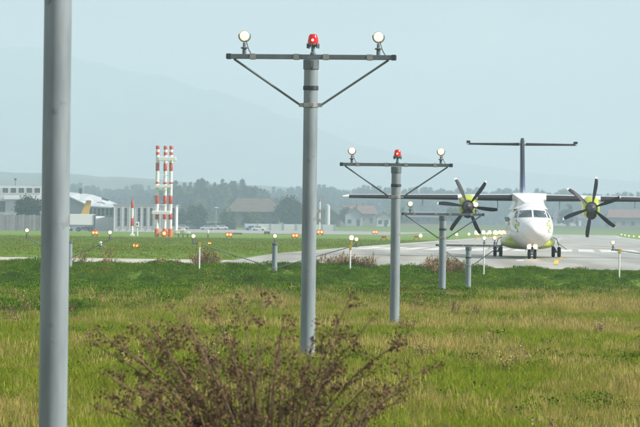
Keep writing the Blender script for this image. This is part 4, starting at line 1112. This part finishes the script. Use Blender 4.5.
def leafy(seed, n, hgt, spread, size, cols):
    """low broad-leaved ground cover: many small leaves at varied tilt"""
    r = random.Random(seed); V = []; Fc = []; C = []
    for i in range(n):
        a = r.uniform(0, 6.283); rad = spread * math.sqrt(r.random()); z = hgt * r.random() ** 0.7 * (1 - 0.5 * (rad / spread) ** 2)
        p = Vector((rad * math.cos(a), rad * math.sin(a), z)); c = np.array(r.choice(cols)) * r.uniform(0.7, 1.25)
        u = Vector((r.gauss(0, 1), r.gauss(0, 1), r.gauss(0, 0.8))).normalized() * size * r.uniform(0.6, 1.3)
        w = u.cross(Vector((r.gauss(0, 1), r.gauss(0, 1), r.gauss(0, 1)))).normalized() * size * 0.45
        o = len(V); V += [tuple(p - u * 0.5), tuple(p + w), tuple(p + u * 0.6), tuple(p - w)]; Fc.append((o, o + 1, o + 2, o + 3)); C += [c] * 4
    return V, Fc, C
def weed(seed, hgt, cols):
    """brown dead stalks with seed clusters"""
    r = random.Random(seed); V = []; Fc = []; C = []
    for i in range(r.randint(7, 12)):
        a = r.uniform(0, 6.28); h = hgt * r.uniform(0.5, 1.1); tx, ty = math.cos(a) * h * 0.3, math.sin(a) * h * 0.3
        bx_, by_ = r.uniform(-.12, .12), r.uniform(-.12, .12); w = 0.009; c = np.array(r.choice(cols)); o = len(V)
        V += [(bx_ - w, by_, -0.02), (bx_ + w, by_, -0.02), (bx_ + tx + w * 0.5, by_ + ty, h), (bx_ + tx - w * 0.5, by_ + ty, h)]; Fc.append((o, o + 1, o + 2, o + 3)); C += [c * 0.8] * 4
        for k in range(12):
            f = r.uniform(0.5, 1.02); p = Vector((bx_ + tx * f, by_ + ty * f, h * f)) + Vector((r.gauss(0, .03), r.gauss(0, .03), r.gauss(0, .02)))
            u = Vector((r.gauss(0, 1), r.gauss(0, 1), r.gauss(0, 1))).normalized() * 0.028; w2 = u.cross(Vector((r.random(), r.random(), r.random() + .1))).normalized() * 0.02
            o = len(V); V += [tuple(p - u), tuple(p + w2), tuple(p + u), tuple(p - w2)]; Fc.append((o, o + 1, o + 2, o + 3)); C += [c * r.uniform(0.7, 1.3)] * 4
    return V, Fc, C

def scatter(name, pos, scl, rz, tilt, variants, label=None, cat=None, idx=None):
    """one 'stuff' object: points that carry instances of the variant meshes"""
    coll = bpy.data.collections.new(name + '_sources')
    for i, me in enumerate(variants):
        so = bpy.data.objects.new('%s_source_%02d' % (name, i), me); coll.objects.link(so)
    N = len(pos)
    me = bpy.data.meshes.new(name); me.vertices.add(N); me.vertices.foreach_set('co', np.asarray(pos, dtype=np.float32).ravel())
    a = me.attributes.new('rot', 'FLOAT_VECTOR', 'POINT'); R = np.zeros((N, 3), np.float32); R[:, 2] = rz; R[:, 0] = tilt[:, 0]; R[:, 1] = tilt[:, 1]; a.data.foreach_set('vector', R.ravel())
    a = me.attributes.new('scl', 'FLOAT_VECTOR', 'POINT'); a.data.foreach_set('vector', np.asarray(scl, np.float32).ravel())
    a = me.attributes.new('idx', 'INT', 'POINT'); a.data.foreach_set('value', (rng.integers(0, len(variants), N) if idx is None else np.clip(idx, 0, len(variants) - 1)).astype(np.int32))
    for v in variants[0].materials: me.materials.append(v)
    o = bpy.data.objects.new(name, me); COL.objects.link(o)
    ng = bpy.data.node_groups.new(name + '_scatter', 'GeometryNodeTree')
    ng.interface.new_socket('Geometry', in_out='INPUT', socket_type='NodeSocketGeometry'); ng.interface.new_socket('Geometry', in_out='OUTPUT', socket_type='NodeSocketGeometry')
    nn, ll = ng.nodes, ng.links
    gi, go = nn.new('NodeGroupInput'), nn.new('NodeGroupOutput')
    iop = nn.new('GeometryNodeInstanceOnPoints'); ci = nn.new('GeometryNodeCollectionInfo'); ci.inputs['Collection'].default_value = coll
    ci.inputs['Separate Children'].default_value = True; ci.inputs['Reset Children'].default_value = True
    m2p = nn.new('GeometryNodeMeshToPoints')
    def na(nm, ty):
        q = nn.new('GeometryNodeInputNamedAttribute'); q.data_type = ty; q.inputs['Name'].default_value = nm; return q.outputs['Attribute']
    ll.new(gi.outputs[0], m2p.inputs[0]); ll.new(m2p.outputs[0], iop.inputs['Points']); ll.new(ci.outputs[0], iop.inputs['Instance'])
    iop.inputs['Pick Instance'].default_value = True
    ll.new(na('idx', 'INT'), iop.inputs['Instance Index'])
    ll.new(na('rot', 'FLOAT_VECTOR'), iop.inputs['Rotation']); ll.new(na('scl', 'FLOAT_VECTOR'), iop.inputs['Scale'])
    ll.new(iop.outputs[0], go.inputs[0])
    md = o.modifiers.new('scatter', 'NODES'); md.node_group = ng
    tag(o, label, cat, kind='stuff')
    return o
def sample_field(d0, d1, dens, widen=1.45, margin=2.0, thin=None):
    """random points in the view wedge between distances d0, d1; dens(d) per square metre"""
    out = []
    step = max(2.0, (d1 - d0) / 40)
    d = d0
    while d < d1:
        e = min(d + step, d1); m_ = (d + e) / 2; hw = 0.098 * m_ * widen + margin
        n = int(dens(m_) * 2 * hw * (e - d))
        out.append(np.stack([rng.uniform(-hw, hw, n), rng.uniform(d, e, n)], -1)); d = e
    return np.concatenate(out)
def lush_edge(x, y):
    """distance at which the tall meadow gives way to the lush green strip"""
    return 108 + 9 * np.clip(x / np.maximum(y, 1) / 0.098, -1.5, 1.5) + 5 * (vnoise(x * 0.5 + 9, y * 0.25) - 0.5)

GREEN = [(0.23, 0.31, 0.022), (0.29, 0.345, 0.028), (0.16, 0.26, 0.018), (0.40, 0.40, 0.05)]
STRAW = [(0.45, 0.40, 0.085), (0.52, 0.45, 0.12), (0.38, 0.37, 0.06), (0.28, 0.32, 0.04)]
LUSH = [(0.088, 0.195, 0.004), (0.12, 0.225, 0.006), (0.058, 0.145, 0.003), (0.155, 0.245, 0.009)]
def mesh_from(nm, data, m): return col_mesh(nm, data[0], data[1], data[2], m)
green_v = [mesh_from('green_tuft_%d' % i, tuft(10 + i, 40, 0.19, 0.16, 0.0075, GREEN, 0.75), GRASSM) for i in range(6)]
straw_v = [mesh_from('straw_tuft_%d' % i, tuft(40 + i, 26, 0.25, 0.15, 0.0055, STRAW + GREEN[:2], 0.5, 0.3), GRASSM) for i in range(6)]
LUSHD = [tuple(v * 0.7 for v in c) for c in LUSH]; LUSHY = [(0.19, 0.24, 0.02), (0.24, 0.27, 0.03), (0.15, 0.22, 0.012)]
lush_v = [mesh_from('lush_clump_%d' % i, leafy(70 + i, 110, (0.20, 0.17, 0.15, 0.14, 0.13, 0.16)[i], 0.25, 0.036, (LUSHD, LUSHD + LUSH[:2], LUSH, LUSH, LUSH + LUSHY, LUSHY)[i]), GRASSM) for i in range(6)]
pts = sample_field(17, 138, lambda d: min(110, 3200 / d))
le = lush_edge(pts[:, 0], pts[:, 1]); pts = pts[pts[:, 1] < le + np.abs(rng.normal(0, 7, len(pts)))]
x, y = pts[:, 0], pts[:, 1]
soil = vnoise(x * 0.35 + 40, y * 0.08 + 3)
# bare patch of soil at far left
bare = ((x + 0.095 * y) ** 2 / 6.0 + (y - 94) ** 2 / 170) < 1 + 0.5 * (vnoise(x * 2, y) - 0.5)
keep = ~bare | (rng.random(len(x)) < 0.08)
pts = pts[keep]; x, y = pts[:, 0], pts[:, 1]
mixn = 0.36 * vnoise(x * 0.45 + 5, y * 0.13) + 0.30 * vnoise(x * 1.7, y * 0.45 + 20) + 0.34 * rng.random(len(x))
band = 0.10 * np.sin(y * 0.33) + 0.10 * np.clip((y - 85) / 25, 0, 1)
is_straw = mixn + band > 0.63
def place(name, pts, variants, s0, s1, label, cat, tl=0.18, clumpy=None, idx=None):
    n = len(pts); s = rng.uniform(s0, s1, n)
    if clumpy is not None: s = s * clumpy
    S = np.stack([s, s, s * rng.uniform(0.8, 1.25, n)], -1)
    pos = np.stack([pts[:, 0], pts[:, 1], gz(pts[:, 0], pts[:, 1])], -1)
    return scatter(name, pos, S, rng.uniform(0, 6.283, n), rng.normal(0, tl, (n, 2)), variants, label, cat, idx)
hv = 0.55 + 0.65 * vnoise(x * 0.55 + 2, y * 0.3 + 7)
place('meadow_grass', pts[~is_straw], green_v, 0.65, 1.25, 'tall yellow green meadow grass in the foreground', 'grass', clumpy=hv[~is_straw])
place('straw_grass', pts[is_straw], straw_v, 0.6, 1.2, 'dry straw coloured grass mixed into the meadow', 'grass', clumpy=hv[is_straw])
# dark green herbs in patches among the grass
pts5 = sample_field(25, 106, lambda d: 1.6); x, y = pts5[:, 0], pts5[:, 1]
pts5 = pts5[0.6 * vnoise(x * 0.5 + 61, y * 0.16 + 5) + 0.4 * vnoise(x * 2.0, y * 0.7 + 9) > 0.56]
place('meadow_herbs', pts5, lush_v[:3], 0.45, 1.15, 'dark green leafy herbs in patches among the meadow grass', 'herbs', clumpy=1.1)
# lush strip and bank
pts = sample_field(96, 158.5, lambda d: 15, 1.35)
x, y = pts[:, 0], pts[:, 1]
rwy = y + SL * (x - cx(157))
pts = pts[(y > lush_edge(x, y) - 2 - np.abs(rng.normal(0, 3, len(y)))) & (rwy < 157.3)]
x, y = pts[:, 0], pts[:, 1]
place('lush_clover', pts, lush_v, 0.7, 1.3, 'lush dark green clover strip in front of the runway', 'ground cover', clumpy=0.45 + 1.1 * vnoise(x * 0.8, y * 0.35 + 50), idx=np.floor((0.6 * vnoise(x * 0.6 + 8, y * 0.3 + 11) + 0.4 * vnoise(x * 2.2, y * 0.9)) * 7.0 - 0.8 + rng.normal(0, 0.7, len(x))).astype(int))
pts2 = sample_field(96, 157, lambda d: 7, 1.3); x, y = pts2[:, 0], pts2[:, 1]
pts2 = pts2[(y > lush_edge(x, y) - 3) & (vnoise(x * 0.7, y * 0.3 + 70) > 0.38) & (y + SL * (x - cx(157)) < 157.2)]
lushg_v = [mesh_from('lush_tuft_%d' % i, tuft(90 + i, 40, 0.22, 0.16, 0.010, LUSH + [GREEN[0]], 0.6), GRASSM) for i in range(4)]
place('lush_grass', pts2, lushg_v, 0.6, 1.3, 'fresh green grass tufts in the lush strip', 'grass')
# dry weeds along the runway edge
DRY = [(0.27, 0.185, 0.085), (0.36, 0.27, 0.13), (0.20, 0.135, 0.065), (0.38, 0.32, 0.15)]
weed_v = [mesh_from('dry_weed_%d' % i, weed(120 + i, 0.55, DRY), WEEDM) for i in range(5)]
n = 5200
x = rng.uniform(-22, 26, n); yy = rng.normal(155.6, 0.8, n) - SL * (x - cx(157))
dn = vnoise(x * 0.55 + 31, yy * 0.2) * 0.75 + vnoise(x * 1.6, yy * 0.4) * 0.25
k = (dn > 0.50) & ((x > -6) | (rng.random(n) < 0.05)) & (yy + SL * (x - cx(157)) < 157.3)
place('dry_edge_weeds', np.stack([x[k], yy[k]], -1), weed_v, 0.35, 1.25, 'brown dry weeds along the front edge of the runway', 'weeds')
# scattered dock weeds in the meadow
n = 420
pts3 = sample_field(24, 112, lambda d: 0.16); x, y = pts3[:, 0], pts3[:, 1]
pts3 = pts3[vnoise(x * 0.4 + 77, y * 0.2) > 0.55]
place('meadow_weeds', pts3, weed_v, 0.5, 0.95, 'scattered brown dock stalks in the meadow', 'weeds')
# turf tufts on the mown field beyond
turf_v = [mesh_from('turf_tuft_%d' % i, tuft(150 + i, 30, 0.06, 0.45, 0.02, [(0.14, 0.25, 0.025), (0.17, 0.28, 0.03), (0.22, 0.28, 0.045), (0.30, 0.29, 0.08)], 0.9), GRASSM) for i in range(4)]
pts4 = sample_field(159, 420, lambda d: 1.6, 1.25); x, y = pts4[:, 0], pts4[:, 1]
rr_ = y + SL * (x - cx(y))
on_rw = np.abs(x - cx(y)) < RW + 0.4
on_strip = (rr_ < 164.2) & (x < cx(y))
on_path = (np.abs(y - 321.5) < 2.5)
pts4 = pts4[~on_rw & ~on_strip & ~on_path]; x, y = pts4[:, 0], pts4[:, 1]
place('mown_turf', pts4, turf_v, 0.6, 1.2, 'short mown turf of the airfield', 'grass', clumpy=0.5 + vnoise(x * 0.08, y * 0.05))

# ------------------------------------------------------------------ the big dry weed bush in the foreground
def big_bush():
    d0 = 21.0; base = G(268, d0)
    base = Vector((P(268, 427, d0).x, d0, GZ(P(268, 427, d0).x, d0)))
    t = thing('dry_weed_bush', base, 0, 'large brown dried weed bush in the foreground', 'bush')
    r = random.Random(5)
    STEM = mat('dry_stem', (0.20, 0.135, 0.075), 0.85, 0, 0.25, 30)
    V = []; Fc = []; C = []
    cols = [(0.15, 0.085, 0.045), (0.10, 0.058, 0.036), (0.21, 0.135, 0.075), (0.07, 0.044, 0.03), (0.18, 0.14, 0.06)]
    def cluster(p, n=16, s=0.03, size=0.010):
        tone = r.uniform(0.7, 1.2)
        for _ in range(n):
            q = p + Vector((r.gauss(0, s), r.gauss(0, s), r.gauss(0, s * 0.9)))
            u = Vector((r.gauss(0, 1), r.gauss(0, 1), r.gauss(0, 1))).normalized() * size * r.uniform(0.6, 1.4)
            w = u.cross(Vector((r.gauss(0, 1), r.gauss(0, 1), r.gauss(0, 1)))).normalized() * size * 0.75
            c = np.array(r.choice(cols)) * tone * r.uniform(0.7, 1.3); o = len(V)
            V.extend([tuple(q - u), tuple(q + w), tuple(q + u), tuple(q - w)]); Fc.append((o, o + 1, o + 2, o + 3)); C.extend([c] * 4)
    # targets of main stems, as picture points at the bush's own distance
    tips = [(92, 345), (108, 372), (100, 405), (132, 330), (160, 345), (185, 318), (98, 332), (122, 345), (150, 322), (168, 306), (195, 330), (215, 318), (240, 300), (262, 294), (285, 312), (318, 322), (340, 330),
            (352, 296), (372, 318), (395, 345), (428, 372), (420, 385), (405, 402), (140, 385), (118, 400), (175, 372), (330, 372), (365, 385), (230, 350), (275, 345)]
    for (px, py) in tips:
        tip = P(px, py, d0) - base + Vector((0, r.uniform(-0.55, 0.55), 0))
        rootp = Vector((r.uniform(-0.12, 0.12) + tip.x * 0.15, r.uniform(-0.1, 0.1), -0.05))
        n = 9; pts_ = []
        droop = 0.10 if abs(tip.x) > 0.6 else 0.03
        for i in range(n):
            f = i / (n - 1)
            p = rootp.lerp(tip, f) + Vector((0, 0, droop * math.sin(math.pi * f) * 1.6)) + Vector((r.gauss(0, 0.012), r.gauss(0, 0.012), r.gauss(0, 0.008)))
            # bow outwards late: stems rise first and then spread
            p.x = rootp.x + (tip.x - rootp.x) * (0.55 * f + 0.45 * f * f)
            pts_.append(p)
        q = MB(); q.path(pts_, [0.0095 * (1 - 0.70 * i / (n - 1)) + 0.001 for i in range(n)], 6)
        for b_ in range(r.randint(11, 16)):
            f = r.uniform(0.28, 0.97); i = min(int(f * (n - 1)), n - 2); p0 = pts_[i].lerp(pts_[i + 1], f * (n - 1) - i)
            L = r.uniform(0.07, 0.24) * (1.15 - 0.4 * f)
            dirv = Vector((r.gauss(0, 0.8) + 0.5 * (1 if tip.x > 0 else -1), r.gauss(0, 0.7), r.uniform(0.1, 0.9))).normalized()
            m_ = p0 + dirv * L * 0.55 + Vector((0, 0, 0.01)); e_ = p0 + dirv * L + Vector((0, 0, 0.03))
            q.path([p0, m_, e_], [0.0032, 0.0024, 0.0014], 5)
            cluster(e_, r.randint(10, 22), 0.017 + 0.012 * r.random()); cluster(m_, r.randint(4, 10), 0.016)
            if r.random() < 0.6: cluster(p0.lerp(e_, 0.8), 8, 0.02)
        cluster(pts_[-1], 22, 0.022); cluster(pts_[-2], 14, 0.02)
        if r.random() < 0.6: cluster(pts_[-3], 12, 0.02)
        q.build('stem', STEM, t, True)
    # denser dead leaf mass low down
    for _ in range(620):
        px = r.gauss(240, 80); py = 455 - 95 * r.random() ** 1.3 - 6 * math.cos(px * 0.05)
        if abs(px - 262) > 165 or py < 352 + 0.004 * (px - 262) ** 2: continue
        cluster(P(px, py, d0) - base + Vector((0, r.uniform(-0.4, 0.4), 0)), r.randint(5, 12), 0.028)
    me = col_mesh('seed_clusters', V, Fc, C, WEEDM)
    o = bpy.data.objects.new('seed_clusters', me); COL.objects.link(o); o.parent = t; tag(o, kind='stuff')
    # fine twigs that carry the low leaf mass
    q = MB()
    for _ in range(150):
        px = r.gauss(245, 88); a = P(px, r.uniform(335, 425) + 0.003 * (px - 262) ** 2, d0) - base
        b = Vector((a.x * 0.6 + r.uniform(-0.1, 0.1), r.uniform(-0.3, 0.3), 0.0))
        m_ = a.lerp(b, 0.5) + Vector((r.gauss(0, 0.03), 0, 0.03)); q.path([b, m_, a], [0.005, 0.004, 0.0018], 5)
    o = q.build('twigs', STEM, t, True); tag(o, kind='stuff')
big_bush()

# ------------------------------------------------------------------ trees
def crown_mesh(seed, w, h, nclump, leaf, cols, per=26, conifer=False):
    r = random.Random(seed); V = []; Fc = []; C = []
    for i in range(nclump):
        if conifer:
            z = h * r.random() ** 1.3; rad = w / 2 * (1 - z / h) ** 0.85 * r.uniform(0.35, 1.0); a = r.uniform(0, 6.28)
            c0 = Vector((rad * math.cos(a), rad * math.sin(a), z)); cs = leaf * 1.5
        else:
            v = Vector((r.gauss(0, 1), r.gauss(0, 1), r.gauss(0, 1))).normalized() * r.uniform(0.35, 1.0)
            lob = 1 + 0.22 * math.sin(3 * math.atan2(v.y, v.x) + seed) + 0.16 * math.sin(5 * v.z + seed * 1.7)
            c0 = Vector((v.x * w / 2 * lob, v.y * w / 2 * lob, h / 2 + v.z * h / 2 * lob)); cs = leaf * 2.0
        tone = r.uniform(0.62, 1.3); cc = np.array(r.choice(cols)) * tone
        for k in range(per):
            p = c0 + Vector((r.gauss(0, cs * 0.5), r.gauss(0, cs * 0.5), r.gauss(0, cs * 0.42)))
            u = Vector((r.gauss(0, 1), r.gauss(0, 1), r.gauss(0, 0.7))).normalized() * leaf * r.uniform(0.4, 0.8)
            if conifer: u.z -= leaf * 0.25
            q = u.cross(Vector((r.gauss(0, 1), r.gauss(0, 1), r.gauss(0, 1)))).normalized() * leaf * 0.34
            c = cc * r.uniform(0.8, 1.2); o = len(V); V += [tuple(p - u), tuple(p + q), tuple(p + u), tuple(p - q)]; Fc.append((o, o + 1, o + 2, o + 3)); C += [c] * 4
    return V, Fc, C
BARK = mat('bark', (0.07, 0.055, 0.042), 0.9, 0, 0.2, 2, 0.3)
TG = [(0.045, 0.085, 0.022), (0.06, 0.10, 0.028), (0.035, 0.07, 0.02), (0.075, 0.105, 0.032)]
TD = [(0.022, 0.042, 0.022), (0.017, 0.034, 0.018), (0.03, 0.05, 0.024)]
def tree(px, d, wpx, ytop, label, cols=TG, seed=1, low=0.12, leaf=0.5, nclump=120):
    g = G(px, d); t = thing('tree', g, 0, label, 'tree')
    h = (P(px, ytop, d) - g).z; w = wpx * d / F
    V, Fc, C = crown_mesh(seed, w * 0.88, h * (1 - low) * 0.94, nclump, leaf, cols)
    V = [(a, b, c + h * low) for a, b, c in V]
    o = bpy.data.objects.new('crown', col_mesh('crown', V, Fc, C, LEAFM)); COL.objects.link(o); o.parent = t
    q = MB(); r = random.Random(seed); q.path([(0, 0, -0.3), (0.05, 0, h * 0.25), (0.0, 0.1, h * 0.6)], [0.035 * h + 0.05, 0.028 * h, 0.012 * h], 10)
    for k in range(6):
        a = k * 1.05 + r.random(); z0 = h * r.uniform(0.2, 0.45); q.path([(0.03, 0, z0), (math.cos(a) * w * 0.16, math.sin(a) * w * 0.16, z0 + h * 0.14), (math.cos(a) * w * 0.3, math.sin(a) * w * 0.3, z0 + h * 0.25)], [0.016 * h, 0.011 * h, 0.005 * h], 7)
    q.build('trunk', BARK, t, True)
tree(28, 775, 27, 196, 'dark rounded evergreen tree behind the board fence', TD, 3, 0.02, 0.5, 330)
tree(197.5, 1025, 20, 204.5, 'round green tree right of the striped tower', TG, 4, 0.08, 0.55, 230)
tree(181, 1030, 14, 209, 'small green tree at the right side of the striped tower', TG, 5, 0.1, 0.45, 80)
tree(227.5, 1030, 17, 209.5, 'low bushy tree at the left corner of the farmhouse', TG, 6, 0.05, 0.45, 100)
tree(250, 1035, 18, 211.5, 'pale green shrub tree in front of the farmhouse', [(0.08, 0.11, 0.035), (0.06, 0.10, 0.03)], 7, 0.05, 0.45, 90)
tree(290, 1075, 27, 196, 'large dark tree right of the farmhouse, beside the tallest mast', TD + [TG[2]], 8, 0.02, 0.7, 320)
tree(345, 1240, 13, 207, 'dark tree at the left end of the long red roof', TD, 9, 0.05, 0.6, 70)
tree(398, 1260, 16, 208.5, 'green tree right of the small white gabled house', TG, 10, 0.06, 0.6, 80)
tree(455, 1300, 22, 206, 'green tree behind the left propeller', TG, 12, 0.06, 0.6, 90)
tree(567, 1290, 18, 206, 'dark tree left of the right propeller', TD + TG, 13, 0.06, 0.6, 90)
# clipped hedge behind the parked cars
g = G(205, 1022); t = thing('hedge', g, 0, 'long dark hedge behind the parked cars', 'hedge')
V = []; Fc = []; C = []; r = random.Random(21)
for i in range(2600):
    p = Vector((r.uniform(-9.5, 9.5), r.uniform(-0.6, 0.6), r.uniform(0, 1.9 + 0.2 * math.sin(i)))); u = Vector((r.gauss(0, 1), r.gauss(0, 1), r.gauss(0, 1))).normalized() * 0.3; w = u.cross(Vector((r.gauss(0, 1), r.gauss(0, 1), r.gauss(0, 1)))).normalized() * 0.2
    c = np.array(r.choice(TD + TG[:1])) * r.uniform(0.7, 1.3); o = len(V); V += [tuple(p - u), tuple(p + w), tuple(p + u), tuple(p - w)]; Fc.append((o, o + 1, o + 2, o + 3)); C += [c] * 4
o = bpy.data.objects.new('foliage', col_mesh('foliage', V, Fc, C, LEAFM)); COL.objects.link(o); o.parent = t
q = MB()
for k in range(12): q.tube((-9 + k * 1.64, 0, -0.1), (-9 + k * 1.64, 0.1, 1.4), 0.06, 0.03, 6)
q.build('stems', BARK, t)

# far woods and hills: rising ground with a mass of trees on it
def prof_fn(prof):
    a, b = [p[0] for p in prof], [p[1] for p in prof]
    return lambda px: float(np.interp(px, a, b))
class Ridge:
    def __init__(s, d0, depth, prof, seed, xr): s.d0, s.depth, s.top, s.seed, s.xr = d0, depth, prof_fn(prof), seed, xr
    def z(s, px, d):
        t = min(1.0, max(0.0, (d - s.d0) / s.depth))
        H = max(0.0, (225 + (px - 320) * math.sin(ROLL) - s.top(px)) * (s.d0 + s.depth) / F)
        H *= 1 + 0.04 * (vnoise(px * 0.05 + s.seed, t * 8) - 0.5) + 0.015 * (vnoise(px * 0.4 + s.seed, t * 26) - 0.5)
        return CAMZ + H * math.sin(t * math.pi / 2) ** 1.2 - (1.0 - t) * 2.0
    def build(s, name, m):
        pxs = np.linspace(s.xr[0], s.xr[1], 170); K = 22; v = []; f = []
        for j in range(K):
            d = s.d0 + s.depth * j / (K - 1)
            for px in pxs: v.append(((px - 320) * d / F, d, s.z(px, d) if j else -1.2))
        nI = len(pxs)
        for j in range(K - 1):
            for i in range(nI - 1): f.append((j * nI + i, j * nI + i + 1, (j + 1) * nI + i + 1, (j + 1) * nI + i))
        o0 = len(v)
        for px in pxs:
            d = s.d0 + s.depth * 1.5; v.append(((px - 320) * d / F, d, -1.2))
        for i in range(nI - 1): f.append(((K - 1) * nI + i, (K - 1) * nI + i + 1, o0 + i + 1, o0 + i))
        me = bpy.data.meshes.new(name); me.from_pydata(v, [], f); me.shade_smooth(); me.materials.append(m)
        o = bpy.data.objects.new(name, me); COL.objects.link(o); tag(o, kind='structure'); return o
FOR = mat('forested_slope', (0.035, 0.06, 0.03), 0.95, 0, 0.5, 0.012, 0, col2=(0.10, 0.12, 0.06))
UNDER = mat('wood_floor', (0.035, 0.05, 0.025), 0.95, 0, 0.3, 0.05)
XR = (-240, 880)
hillock = Ridge(1420, 330, [(135, 226), (150, 222), (165, 213), (185, 203), (205, 199), (225, 202), (250, 208), (270, 214), (300, 223), (310, 228)], 2, (140, 312))
back = Ridge(1950, 520, [(-240, 205), (0, 205), (60, 206), (150, 206), (260, 210), (300, 208), (420, 210), (640, 214), (880, 217)], 5, XR)
hillock.build('wooded_hillock', UNDER); back.build('wooded_rise', UNDER)
TG2 = [(0.055, 0.10, 0.026), (0.07, 0.12, 0.03), (0.04, 0.08, 0.022), (0.085, 0.125, 0.04)]
dec_v = [mesh_from('broadleaf_%d' % i, crown_mesh(200 + i, 9, 11, 60, 0.85, TG2 + TD[:1], 16), LEAFM) for i in range(4)]
con_v = [mesh_from('spruce_%d' % i, crown_mesh(220 + i, 5.5, 16, 90, 0.8, TD, 12, True), LEAFM) for i in range(3)]
def wood(name, rd, n, variants, label, s0, s1):
    pos = []; S = []
    for _ in range(n):
        t = rnd.random() ** 0.75; d = rd.d0 + rd.depth * t; px = rnd.uniform(rd.xr[0] + 4, rd.xr[1] - 4); x = (px - 320) * d / F
        z = rd.z(px, d)
        if 225 + (px - 320) * math.sin(ROLL) - rd.top(px) < 3: continue
        s = rnd.uniform(s0, s1) * (0.8 + 0.5 * float(vnoise(px * 0.08 + 3, d * 0.01)))
        pos.append((x, d, z - 0.8)); S.append((s * rnd.uniform(0.85, 1.2), s * rnd.uniform(0.85, 1.2), s))
    n = len(pos)
    return scatter(name, np.array(pos), np.array(S), rng.uniform(0, 6.28, n), np.zeros((n, 2)), variants, label, 'wood')
wood('hillock_wood', hillock, 2200, dec_v + con_v[:1], 'bluish wood on the hillock behind the striped tower and the farmhouse', 0.45, 0.80)
wood('far_wood', back, 8000, con_v + dec_v[:2], 'hazy treeline of the far wood along the horizon', 0.5, 0.95)
Ridge(2700, 700, [(-240, 170), (0, 172), (60, 174), (130, 178), (220, 184), (320, 189), (450, 194), (640, 202), (880, 206)], 3, XR).build('near_hill', FOR)
Ridge(6900, 1000, [(-240, 40), (0, 46), (60, 52), (110, 66), (170, 80), (230, 96), (290, 118), (350, 142), (430, 160), (520, 172), (640, 182), (880, 190)], 8, XR).build('far_hill', FOR)

# ------------------------------------------------------------------ hazy air
q = MB(); q.box((0, 4500, 232), (10400, 9800, 470.0))
hz = q.build('haze', mat('tmp', (1, 1, 1)), None)
hm = bpy.data.materials.new('hazy_air'); hm.use_nodes = True
n = hm.node_tree.nodes; n.clear()
out = n.new('ShaderNodeOutputMaterial'); pv = n.new('ShaderNodeVolumePrincipled')
pv.inputs['Color'].default_value = (0.63, 0.845, 1.0, 1); pv.inputs['Absorption Color'].default_value = (0.10, 0.10, 0.10, 1); pv.inputs['Density'].default_value = 0.00037; pv.inputs['Anisotropy'].default_value = 0.0
hm.node_tree.links.new(pv.outputs[0], out.inputs['Volume'])
hz.data.materials.clear(); hz.data.materials.append(hm); tag(hz, 'thin bluish haze filling the air', 'haze', kind='stuff')
